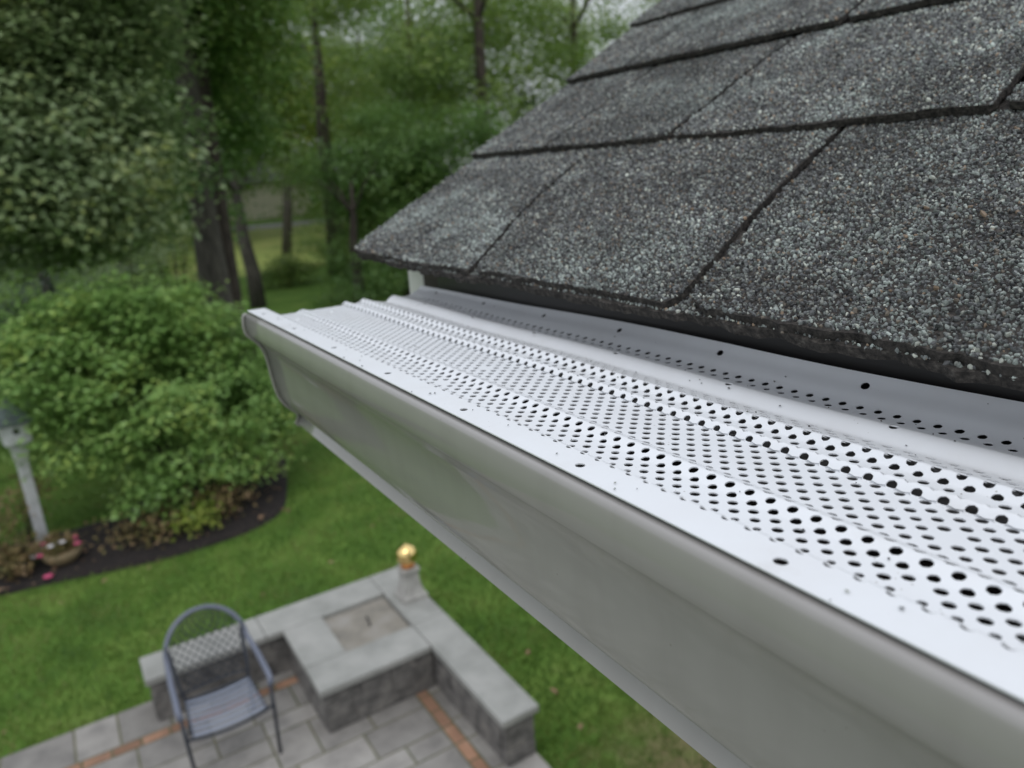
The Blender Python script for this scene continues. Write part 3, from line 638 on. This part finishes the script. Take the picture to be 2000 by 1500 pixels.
# far-off wood: one leafy mass with an opening towards the neighbour's lawn
Cs = []
for k in range(3100):
    Y = random.uniform(52, 95); px = random.uniform(-500, 1500); py = random.uniform(-150, 440)
    if 425 < px < 590 and py > 300 and random.random() < .93: continue
    if any(abs(px-gx_) < 42 and abs(py-gy_) < 34 for gx_, gy_ in ((560,92),(715,78),(850,25),(35,12),(1180,100),(1050,170))): continue
    if py < 180:
        g_ = math.sin(px*.021+1)*math.sin(py*.03+px*.01)
        if random.random() < (.25 if px > 1000 else .03) or g_ > .86: continue
    q = at_y(px, py, Y)
    if q[2] < .2: q[2] = .2
    Cs.append((q, random.randint(60, 110)))
cc = np.array([c for c, _ in Cs]); idx = np.repeat(np.arange(len(Cs)), [k for _, k in Cs])
C = cc[idx] + rng.normal(size=(len(idx), 3))*np.array([1.3, 1.3, .85])
C[:,2] = np.abs(C[:,2])
V, F_ = leaf_arrays(C, 0, .42, rng, up=.6)
tag(link('far_woodland', np_mesh('far_woodland', V, F_, True), MT['leaf_green']), 'dense dark woodland far behind the garden', 'woodland', kind='stuff')

# neighbour's house and drive seen through the gap
road = []
MT['lit_lawn'] = mat('open yellow green meadow', (.2,.25,.06), .9); add_noise_color(MT['lit_lawn'], [(.17,.24,.045),(.26,.31,.07),(.34,.33,.11)], .5, 6)  # far lawn's open-sky brightness put into the colour of an added sheet
sheet('lit_lawn', [(5, 36), (17, 34), (28, 48), (34, 71.8), (8, 71.8)], .006, MT['lit_lawn'])
sheet('driveway', [(6, 72), (40, 70), (42, 78), (6, 80)], .02, MT['asphalt'])
hx = bearing(500, 92)
nh = tag(empty('neighbour_house', (hx, 92, 0)), 'pale tan house with grey roof glimpsed through the trees', 'house')
MB().box(-8, 8, 0, 7, 0, 4.2).build('wall', MT['tan_siding'], nh)
rf = bmesh.new(); vs = [rf.verts.new(v) for v in [(-8.6,-.6,4.201),(8.6,-.6,4.201),(8.6,7.6,4.201),(-8.6,7.6,4.201),(-8.6,3.5,7.2),(8.6,3.5,7.2)]]
for f in ((0,1,5,4),(2,3,4,5),(0,4,3),(1,2,5),(3,2,1,0)): rf.faces.new([vs[i] for i in f])
me = bpy.data.meshes.new('roof'); rf.to_mesh(me); rf.free(); link('roof', me, MT['roof_far'], nh)
for x in (-6.8, 6.8):
    wf = MB().box(x-.7, x+.7, -.06, -.003, 1.2, 2.9).build('window', MT['white_trim'], nh)
    MB().box(x-.6, x+.6, -.075, -.062, 1.3, 2.8).build('pane', MT['glass'], wf)

# ------------------------------------------------------------------ house and its roof
phi = math.atan2(.33, .687)
ES = np.array([math.cos(phi), 0, math.sin(phi)]); EN = np.array([-math.sin(phi), 0, math.cos(phi)])
KR = 1.12                        # shingle unit: exposure .164 m
E0 = np.array([.178*KR, 0, H - .0527*KR])
EX0 = .139; EXP = EX0*KR         # course exposure
house = tag(empty('house', (.6, 0, 0)), 'house with dark grey granular shingle roof and white trim on the right', 'house')
def RP(y, s, n): return E0 + ES*s + EN*n + np.array([0, y, 0])
def rake(s): return KR*rake0(s/KR)
def rake0(s): return .469 + (.445*s if s < .139 else .062 + .30*(s-.139)) if s < .278 else .572 + .40*(s-.278)
hp = lambda o: inv(o, house)
# roof deck (under the shingles) with an under layer
bm = bmesh.new()
SS = 3.4
def quadbox(P8):
    vs = [bm.verts.new(p) for p in P8]
    for f in ((0,1,3,2),(4,6,7,5),(0,4,5,1),(2,3,7,6),(0,2,6,4),(1,5,7,3)): bm.faces.new([vs[i] for i in f])
P8 = [RP(y, s, n_) for (y, s) in ((-8, .03), (-8, SS), (.535, .03), (1.5, SS)) for n_ in (-.030, -.0125)]
quadbox([P8[i] for i in (0,1,2,3,4,5,6,7)])
me = bpy.data.meshes.new('roof'); bmesh.ops.recalc_face_normals(bm, faces=bm.faces); bm.to_mesh(me); bm.free()
roof = hp(link('roof', me, MT['dark_wood'], house))
def vnoise(x, seed=0, f=1.0):
    x = x*f + seed*17.13; i = np.floor(x); fr = x - i; fr = fr*fr*(3-2*fr)
    h_ = lambda k: np.modf(np.abs(np.sin(k*127.1 + seed*3.7)*43758.5453))[0]
    return h_(i)*(1-fr) + h_(i+1)*fr
T_SH = .0036
def shingle(k, yl, yr, seed, s_low=None, n_base=0.0, granules=True, starter=False, length=None, lifted=0.0):
    """yl(s)/yr(s): near and far side edges as functions of s; one tab with its own thickness"""
    s0 = k*EXP if s_low is None else s_low; s1 = s0 + (length or EXP + .03)
    du = yr(s0) - yl(s0)
    ny = max(10, int(du/.004)); ns = 34
    u = np.linspace(0, 1, ny+1); u = .5 - .5*np.cos(np.pi*u)*(.55) - .5*(1-.55)*(1-2*u)
    v = np.linspace(0, 1, ns+1)**1.25
    U, Vv = np.meshgrid(u, v, indexing='ij')
    # rounded lower corners
    r_c = .009 if seed in (2, 3) else .0035
    dl = np.minimum(u*du, (1-u)*du); lowoff = np.where(dl < r_c, r_c - np.sqrt(np.maximum(0, r_c**2 - (r_c-dl)**2)), 0)
    lowoff = lowoff + (vnoise(u*du, seed, 260)-.5)*.0022 + (vnoise(u*du, seed+5, 55)-.5)*.0028
    S = s0 + lowoff[:, None] + (s1 - s0 - lowoff[:, None])*Vv
    YL = np.vectorize(yl)(S) + (vnoise(S, seed+1, 150)-.5)*.0022; YR = np.vectorize(yr)(S) + (vnoise(S, seed+2, 150)-.5)*.0022
    Yy = YL + (YR-YL)*U
    # each course lies on the one below: lower edge high, upper end low; slight cupping
    tt = (S - s0)/EXP
    def nfun(Yq, Sq):
        t_ = (Sq - s0)/EXP
        wv = (vnoise(Yq, k*3+1, 9)-.5)*(.0012 if (k == 0 or starter) else .003)*np.clip(1-t_, 0, 1) + (vnoise(Yq*.7+Sq, k+9, 30)-.5)*.0008
        nn_ = n_base + lifted*np.clip(1-t_*1.6, 0, 1) - (T_SH+.0012+(.0030 if k == 0 and not starter else 0))*np.clip(t_, 0, 1.3) + wv
        if k == 0 or starter:       # eave row droops between camera and far tip, tip curls up
            nn_ = nn_ + .005*np.clip((Yq-.44)/.11, 0, 1)**2*np.clip(1-t_, 0, 1) - .0030*np.exp(-((Yq-.05)/.09)**2)*np.clip(1-t_, 0, 1)
        return nn_
    Nn = nfun(Yy, S)
    top = E0 + S[..., None]*ES + Nn[..., None]*EN; top[..., 1] += Yy
    th = T_SH + (vnoise(Yy, seed+3, 180)-.5)*.001
    bot = top - th[..., None]*EN
    nv = (ny+1)*(ns+1); V = np.concatenate([top.reshape(-1,3), bot.reshape(-1,3)])
    I = np.arange(nv).reshape(ny+1, ns+1)
    q = np.stack([I[:-1,:-1], I[1:,:-1], I[1:,1:], I[:-1,1:]], -1).reshape(-1,4)
    def skirt(a): return np.stack([a[:-1], a[:-1]+nv, a[1:]+nv, a[1:]], -1)
    faces = np.concatenate([q, q[:, ::-1]+nv, skirt(I[:,0]), skirt(I[:,-1])[:, ::-1], skirt(I[0,:])[:, ::-1], skirt(I[-1,:])])
    mats = np.zeros(len(faces), int)
    FA = [faces]; 
    if granules:
        # stones: tapered five sided chips pressed into the surface
        area = du*(s1-s0 if not starter else .03)
        n_try = int(area/(0.95e-6))
        Sg = rng.uniform(s0+.0006, (s0+EXP+.004) if not starter else s0+.03, n_try)
        ylv = np.vectorize(yl)(Sg) + (vnoise(Sg, seed+1, 150)-.5)*.0022; yrv = np.vectorize(yr)(Sg) + (vnoise(Sg, seed+2, 150)-.5)*.0022
        Ug = rng.uniform(0, 1, n_try); Yg = ylv + (yrv-ylv)*Ug
        dd = np.minimum(Yg-ylv, yrv-Yg); lo = np.where(dd < r_c, r_c - np.sqrt(np.maximum(0, r_c**2-(r_c-dd)**2)), 0) + (vnoise(Ug*du, seed, 260)-.5)*.0022 + (vnoise(Ug*du, seed+5, 55)-.5)*.0028
        dist = np.sqrt(Yg**2 + (E0[0]+Sg*ES[0])**2)
        ok = (Sg > s0 + lo + .0003) & (Yg > -.05) & (dd > .0003) & (rng.uniform(0, 1, n_try) < np.clip(1.15 - dist*.55, .45, 1))
        Sg, Yg, dist = Sg[ok], Yg[ok], dist[ok]; ng = len(Sg)
        if ng:
            Ng = nfun(Yg, Sg)
            c = E0 + Sg[:,None]*ES + Ng[:,None]*EN; c[:,1] += Yg
            rad = (.00028 + .00064*rng.uniform(0,1,ng)**1.1)*np.where(dist > .45, 1.25, 1.0)*(1+.3*(rng.uniform(0,1,ng) < .07)); hh = rad*rng.uniform(.35, 1.25, ng)
            rot = rng.uniform(0, 6.28, ng); el = rng.uniform(.5, .95, ng); tiltx = rng.normal(0, .45, ng); tilty = rng.normal(0, .45, ng)
            K = 5; ang = np.arange(K)*2*np.pi/K
            jit_ = rng.uniform(.6, 1.3, (ng, K))
            def ring(scale, hz, tl):
                a_ = ang[None,:] + rot[:,None]
                px = np.cos(ang)[None,:]*rad[:,None]*jit_*scale; py = np.sin(ang)[None,:]*rad[:,None]*jit_*scale*el[:,None]
                xr = px*np.cos(rot)[:,None] - py*np.sin(rot)[:,None]; yr_ = px*np.sin(rot)[:,None] + py*np.cos(rot)[:,None]
                z = hz[:,None] + tl*(xr*tiltx[:,None] + yr_*tilty[:,None])
                return c[:,None,:] + xr[...,None]*ES + yr_[...,None]*np.array([0,1,0]) + z[...,None]*EN
            R0 = ring(1.0, -.25*rad, 0); R1 = ring(.98, hh*.45, .6); R2 = ring(.66, hh, 1.0)
            Vg = np.concatenate([R0, R1, R2], 1).reshape(-1,3)        # 15 verts per stone
            b_ = np.arange(ng)[:,None]*15
            qs = []
            for rr in (0, 5):
                for i in range(K):
                    j = (i+1) % K; qs.append(np.concatenate([b_+rr+i, b_+rr+j, b_+rr+5+j, b_+rr+5+i], 1))
            qf = np.concatenate(qs) + len(V); cap_ = (b_ + np.array([10,11,12,13,14])[None,:]) + len(V)
            V = np.concatenate([V, Vg]); FA = [np.concatenate([faces, qf]), cap_]
            mats = np.concatenate([mats, np.ones(len(qf)+len(cap_), int)])
    me = np_mesh('shingle', V, FA, False, mats)
    o = link('shingle', me, [MT['shingle_mat'], MT['granules']], roof)
    return o
def lin(s0, y0, s1, y1, mid=None):
    def f(s):
        t = (s/KR-s0)/(s1-s0); y = y0 + (y1-y0)*t
        if mid is not None: y += mid*4*max(0, t)*max(0, 1-t)
        return y*KR
    return f
GAP = .0046
def course(k, joints, **kw):
    """joints: list of functions from the far (rake) side to the near side"""
    edges = [lambda s: rake(s) + .002] + joints
    for i in range(len(edges)-1):
        far, near = edges[i], edges[i+1]
        shingle(k, (lambda s, f=near: f(s) + GAP/2), (lambda s, f=far, i=i: f(s) - (GAP/2 if i else 0)), seed=k*20+i+1, **kw)
# starter strip peeping out below the first course
shingle(0, lambda s: -1.2*KR, lambda s: rake(max(s,0)) + .001, seed=77, s_low=-.0012, n_base=.0040, starter=True, length=.06)
j1 = lin(0, .3166, EX0, .379, .008); j2 = lin(0, .1772, EX0, .2075, .004)
course(0, [j1, j2, lin(0, .012, EX0, .03), lin(0, -.20, EX0, -.17), lin(0, -.42, EX0, -.41), lin(0, -1.2, EX0, -1.2)], n_base=.0074)
course(1, [lin(.139, .4315, .278, .459), lin(.139, .3135, .278, .3325, .002), lin(.139, .1455, .278, .1665), lin(.139, -.06, .278, -.05), lin(.139, -.32, .278, -.3), lin(.139, -1.2, .278, -1.2)], n_base=.0036, lifted=.0005)
course(2, [lin(.278, .492, .417, .5345), lin(.278, .297, .417, .330), lin(.278, .09, .417, .12), lin(.278, -.2, .417, -.19), lin(.278, -1.2, .417, -1.2)], n_base=.0036, lifted=.001)
course(3, [lin(.417, .575, .556, .60), lin(.417, .40, .556, .43), lin(.417, .2, .556, .21), lin(.417, -.05, .556, -.03), lin(.417, -1.2, .556, -1.2)], n_base=.0036, lifted=.001)
for k in range(4, 7):
    js = []; y = rake0(k*EX0) - random.uniform(.1, .2)
    while y > -1.0: js.append(lin(k*EX0, y, (k+1)*EX0, y+.02)); y -= random.uniform(.14, .26)
    js.append(lin(k*EX0, -1.2, (k+1)*EX0, -1.2)); course(k, js, n_base=.0036, granules=(k < 5))
# the rest of the roof: plain overlapping courses
bm = bmesh.new()
def slab(y0, y1, s0, s1, n0, n1, t):
    P8 = [RP(y0,s0,n0-t),RP(y0,s0,n0),RP(y0,s1,n1-t),RP(y0,s1,n1),RP(y1(s0),s0,n0-t),RP(y1(s0),s0,n0),RP(y1(s1),s1,n1-t),RP(y1(s1),s1,n1)]
    quadbox(P8)
for k in range(7, 23): slab(-8, rake, k*EXP, (k+1)*EXP+.02, .0036, -.0024, .0045)
for k in range(0, 7): slab(-8, lambda s: -1.203*KR, k*EXP, (k+1)*EXP+.02, 0, -.0057, .0045)
me = bpy.data.meshes.new('shingle_field'); bmesh.ops.recalc_face_normals(bm, faces=bm.faces); bm.to_mesh(me); bm.free()
link('shingle_field', me, MT['roof_far'], roof)
# eaves: black drip edge, fascia, rake board, soffit, wall
yt0, yt1 = at_x(846, 555, .245)[1], at_x(817, 555, .245)[1]
hp(MB().box(.2315, .2345, -8, yt0-.035, H-.12, H-.052, bev=.0005).build('drip_edge', MT['dark_metal'], house))
hp(MB().box(.237, .257, -8, yt0-.001, H-.24, H-.052, bev=.001).build('fascia_board', MT['dark_wood'], house))
hp(MB().box(.237, .262, yt0, yt1, H-.26, H-.052, bev=.001).build('corner_trim', MT['white_trim'], house))
hp(MB().box(.257, .62, -8, .437, H-.245, H-.235).build('soffit', MT['white_trim'], house))
wl = MB()
for k in range(36): 
    z0 = .1 + k*.102; wl.box(.60 - .008, .62, -8, .36, z0, z0+.1); wl.box(.62, 4.2, .36-.02, .36 + .008, z0, z0+.1)
wl.box(.62, 4.2, -8, .335, 0, H-.25)
hp(wl.build('wall', MT['siding'], house))

# ------------------------------------------------------------------ gutter
G0 = np.array([.102, 0, H - .0767])             # front lip edge (guard's edge) in x,z
YEND = .486; YNEAR = -2.5
def extrude_profile(name, pts, y0, y1, thick, m, parent, ny=60, smooth=True, wob=.0):
    ys = np.linspace(y0, y1, ny+1); n_ = len(pts); V = []
    for i, y in enumerate(ys):
        for j, (x, z) in enumerate(pts): V.append((x, y, z))
    V = np.array(V); I = np.arange(len(V)).reshape(ny+1, n_)
    Fq = np.stack([I[:-1,:-1], I[:-1,1:], I[1:,1:], I[1:,:-1]], -1).reshape(-1,4)
    o = link(name, np_mesh(name, V, Fq, smooth), m, parent)
    if smooth: o.data.set_sharp_from_angle(angle=math.radians(32))
    if thick: md = o.modifiers.new('t', 'SOLIDIFY'); md.thickness = thick; md.offset = 0
    return o
def spline(pts, n=6):
    out_ = []
    P_ = [Vector((p[0], p[1], 0)) for p in pts]; P_ = [P_[0]*2-P_[1]] + P_ + [P_[-1]*2-P_[-2]]
    for i in range(1, len(P_)-2):
        for t in range(n):
            t_ = t/n; a, b, c, d = P_[i-1], P_[i], P_[i+1], P_[i+2]
            q_ = .5*((2*b) + (c-a)*t_ + (2*a-5*b+4*c-d)*t_**2 + (3*b-a-3*c+d)*t_**3); out_.append((q_.x, q_.y))
    out_.append((pts[-1][0], pts[-1][1])); return out_
gut = tag(empty('rain_gutter', (.102, 0, H-.16)), 'white ogee rain gutter running below the shingle eave', 'gutter')
gx, gz = G0[0], G0[2]
front = spline([(.0040,-.0016),(.0018,-.0018),(.0007,-.0026),(.0001,-.0045),(-.0003,-.0085),(.0000,-.0125),(.0009,-.0150),(.0040,-.0182),(.0078,-.0230),(.0100,-.0290),(.0113,-.0370),(.0122,-.0470),(.0140,-.0575),(.0175,-.0650),(.0225,-.0705),(.0246,-.0728),(.0252,-.0745)], 5)
front += [(.0259,-.0750),(.0229,-.0803)]
prof = [(gx+.010, gz-.0075), (gx+.0085, gz-.0040)] + [(gx+a_, gz+b_) for a_, b_ in front] + [(gx+.0240, gz-.0815), (gx+.060, gz-.0822), (gx+.122, gz-.0822), (gx+.1265, gz-.081), (gx+.1265, gz-.014)]
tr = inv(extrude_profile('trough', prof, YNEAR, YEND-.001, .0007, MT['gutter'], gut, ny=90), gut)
shade_sheet = [(gx+.0150, gz-.050), (gx+.030, gz-.0565), (gx+.060, gz-.058), (gx+.095, gz-.0575), (gx+.1258, gz-.054)]  # dark sheet added inside the trough so the guard holes look black
inv(extrude_profile('shade_sheet', shade_sheet, YNEAR, YEND-.002, 0, MT['mulch'], gut, ny=60), gut)
# end cap: a plate with a folded flange standing proud of the profile
bm = bmesh.new(); cp = [(gx+a_, gz+b_) for a_, b_ in front] + [(gx+.0240, gz-.0815), (gx+.1262, gz-.0828), (gx+.1262, gz-.013), (gx+.02, gz-.010)]
cen = np.array([gx+.06, gz-.04])
vs0 = [bm.verts.new((a_, YEND, b_)) for a_, b_ in cp]; f0 = bm.faces.new(vs0)
me_ = bmesh.ops.extrude_face_region(bm, geom=[f0]); 
for v in [e for e in me_['geom'] if isinstance(e, bmesh.types.BMVert)]: v.co.y += .0012
bmesh.ops.recalc_face_normals(bm, faces=bm.faces); me = bpy.data.meshes.new('end_cap'); bm.to_mesh(me); bm.free()
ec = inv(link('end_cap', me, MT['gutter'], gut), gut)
rim = MB(); rim.tube([(a_ - .0012*(1 if i < len(front) else 0), YEND+.0004, b_ - .0004) for i, (a_, b_) in enumerate(cp[3:-1])], .0011, 6)
rim.build('flange', MT['gutter'], ec)

# ------------------------------------------------------------------ perforated guard
PITCH = .00635; ROW = PITCH/2
prof_g = [(.1020,-.0767),(.1090,-.07665),(.1146,-.0767),(.1155,-.0768),(.1161,-.0773),(.1166,-.0786),(.1176,-.0803),(.1196,-.0818),(.1215,-.0826),(.1330,-.0828),(.1350,-.0826),(.1386,-.0814),(.1400,-.0814),(.1430,-.0824),(.1450,-.0827),(.1650,-.0829),(.1664,-.0825),(.1684,-.0808),(.1695,-.0807),(.1722,-.0824),(.1740,-.0828),(.1772,-.0828),
          (.1790,-.0824),(.1812,-.0806),(.1824,-.0805),(.1850,-.0821),(.1880,-.0831),(.1970,-.0850),(.1985,-.0850),(.2003,-.0836),(.2025,-.0821),(.2048,-.0815),(.2064,-.0819),(.2085,-.0830),(.2110,-.0834),(.2150,-.0832),(.2185,-.0820),(.2215,-.0800),(.2250,-.0772),(.2272,-.0738),(.2280,-.0715)]
pg = np.array(prof_g); 
# arc-length parametrisation (smoothed)
dense = np.array(spline([tuple(p) for p in pg], 8)); 
al = np.concatenate([[0], np.cumsum(np.hypot(np.diff(dense[:,0]), np.diff(dense[:,1])))])
def gp(u): return np.interp(u, al, dense[:,0]), np.interp(u, al, dense[:,1])
def arc_of_x(x): return np.interp(x, dense[:,0], al)
aB = arc_of_x(.1671)
rows_tot_lo = -int((aB - ROW/2)/ROW); u_first = aB + rows_tot_lo*ROW - ROW/2
n_rows_hi = int((al[-1] - aB)/ROW - .5)
holes_rows = set(range(-16, 0)) | {0,1,3,4,5,7,8,9,10}
x_row = {}
V = []; Q = []; base = 0
yoff = .05*PITCH
ny0, ny1 = -30, int((YEND-.0008-yoff)/PITCH)
th16 = None
# template points: unit cell boundary (16 points) in (a,b) with a along y 0..1, b along u -.5..+.5
bd = [(i/4, -.5) for i in range(4)] + [(1, -.5+i/4) for i in range(4)] + [(1-i/4, .5) for i in range(4)] + [(0, .5-i/4) for i in range(4)]
bd = np.array(bd)
angc = np.arctan2(bd[:,1]*ROW, (bd[:,0]-.5)*PITCH)
grid5 = np.array([(i/4, -.5+j/4) for j in range(5) for i in range(5)])
gq = np.array([[j*5+i, j*5+i+1, (j+1)*5+i+1, (j+1)*5+i] for j in range(4) for i in range(4)])
ring_q = np.array([[i, (i+1) % 16, 16+(i+1) % 16, 16+i] for i in range(16)])
rd = random.Random(3)
row_lo, row_hi = rows_tot_lo, n_rows_hi
screw_front = int(round((arc_of_x(.1085) - aB)/ROW)); screw_strip = int(round((arc_of_x(.2040) - aB)/ROW)); screw_fl = int(round((arc_of_x(.2253) - aB)/ROW))
vV1 = int(round((arc_of_x(.2168) - aB)/ROW)); vV2 = vV1 - 1
for r_i in range(row_lo, row_hi+1):
    par = .5 if (r_i % 2) else 0.0
    for c_i in range(ny0, ny1+1):
        y0 = (c_i + par)*PITCH + yoff - .5*PITCH
        if y0 > YEND - .001: continue
        rad = 0
        if -16 <= r_i <= -1 or r_i in (0,1,3,4,5,7,8,9,10) or r_i in (2, 6): rad = .00136
        if r_i in (-14, -15): rad = .00105
        if r_i in (vV1, vV2): rad = .0013
        if r_i in (-5, -13, 3) and (c_i*7 + r_i*3) % 31 == 0: rad = 0
        if r_i == screw_front: rad = .00150 if (c_i % 10 == 3) else 0
        elif r_i == screw_strip: rad = .00150 if (c_i % 10 == 8) else 0
        elif r_i == screw_fl: rad = .00150 if (c_i % 10 == 2) else 0
        elif r_i > 10 and r_i not in (vV1, vV2): rad = 0
        elif r_i == -18: rad = .0013
        elif r_i < -16: rad = 0
        if rad:
            outer = np.stack([y0 + bd[:,0]*PITCH, aB + (r_i + bd[:,1])*ROW], 1)
            rr = rad*rd.uniform(.95, 1.05)
            inner = np.stack([y0 + .5*PITCH + np.cos(angc)*rr, aB + r_i*ROW + np.sin(angc)*min(rr, ROW*.47)], 1)
            P2 = np.concatenate([outer, inner]); q4 = ring_q
        else:
            P2 = np.stack([y0 + grid5[:,0]*PITCH, aB + (r_i + grid5[:,1])*ROW], 1); q4 = gq
        V.append(P2); Q.append(q4 + base); base += len(P2)
V = np.concatenate(V); Q = np.concatenate(Q)
V[:,0] = np.minimum(V[:,0], YEND)
uu = np.clip(V[:,1], 0, al[-1]); gxv, gzv = gp(uu)
# far end of the flange dips a little, gentle oil-canning along the length
flang = np.clip((uu - arc_of_x(.2185))/(al[-1]-arc_of_x(.2185)), 0, 1)
yv = V[:,0]
gzv = gzv + .0004*np.sin(yv*31)*np.clip((gxv-.12)/.05, 0, 1) - flang*(.0045*np.clip((yv-.2)/.28, 0, 1))
gxv = gxv + flang*.0015*np.sin(yv*22+1)
V3 = np.stack([gxv, yv, gzv + H], 1)
me = np_mesh('gutter_guard', V3, Q, True)
bm = bmesh.new(); bm.from_mesh(me); bmesh.ops.remove_doubles(bm, verts=bm.verts, dist=.00008); bmesh.ops.recalc_face_normals(bm, faces=bm.faces); bm.to_mesh(me); bm.free()
for p in me.polygons: p.use_smooth = True
gg = link('gutter_guard', me, MT['guard'])
md = gg.modifiers.new('t', 'SOLIDIFY'); md.thickness = .0004; md.offset = 0
bpy.context.view_layer.update(); dg = bpy.context.evaluated_depsgraph_get()
solid = bpy.data.meshes.new_from_object(gg.evaluated_get(dg)); gg.modifiers.clear(); gg.data = solid; solid.name = 'gutter_guard'
for p in solid.polygons: p.use_smooth = True
solid.set_sharp_from_angle(angle=math.radians(48))
tag(gg, 'white perforated metal gutter guard lying over the gutter trough', 'gutter guard')

# shingle grit lying on the guard
n = 130; gyv = rng.uniform(.0, .47, n); gxx = np.concatenate([rng.uniform(.103, .112, 30), rng.uniform(.123, .2, 60), rng.uniform(.2, .226, 40)])
gu = np.interp(gxx, dense[:,0], dense[:,1]) + H + .0006
r_ = rng.uniform(.0002, .00055, n)
oct_ = np.array([(1,0,0),(0,1,0),(-1,0,0),(0,-1,0),(0,0,.8),(0,0,-.5)])
V = (np.stack([gxx, gyv, gu], 1)[:,None,:] + oct_[None]*r_[:,None,None]*rng.uniform(.6, 1.3, (n, 6, 1))).reshape(-1,3)
tf = np.array([[0,1,4],[1,2,4],[2,3,4],[3,0,4],[1,0,5],[2,1,5],[3,2,5],[0,3,5]])
F_ = (np.arange(n)[:,None,None]*6 + tf[None]).reshape(-1,3)
tag(link('roof_grit', np_mesh('roof_grit', V, F_), MT['granules']), 'loose dark shingle grit scattered on the gutter guard', 'grit', kind='stuff')
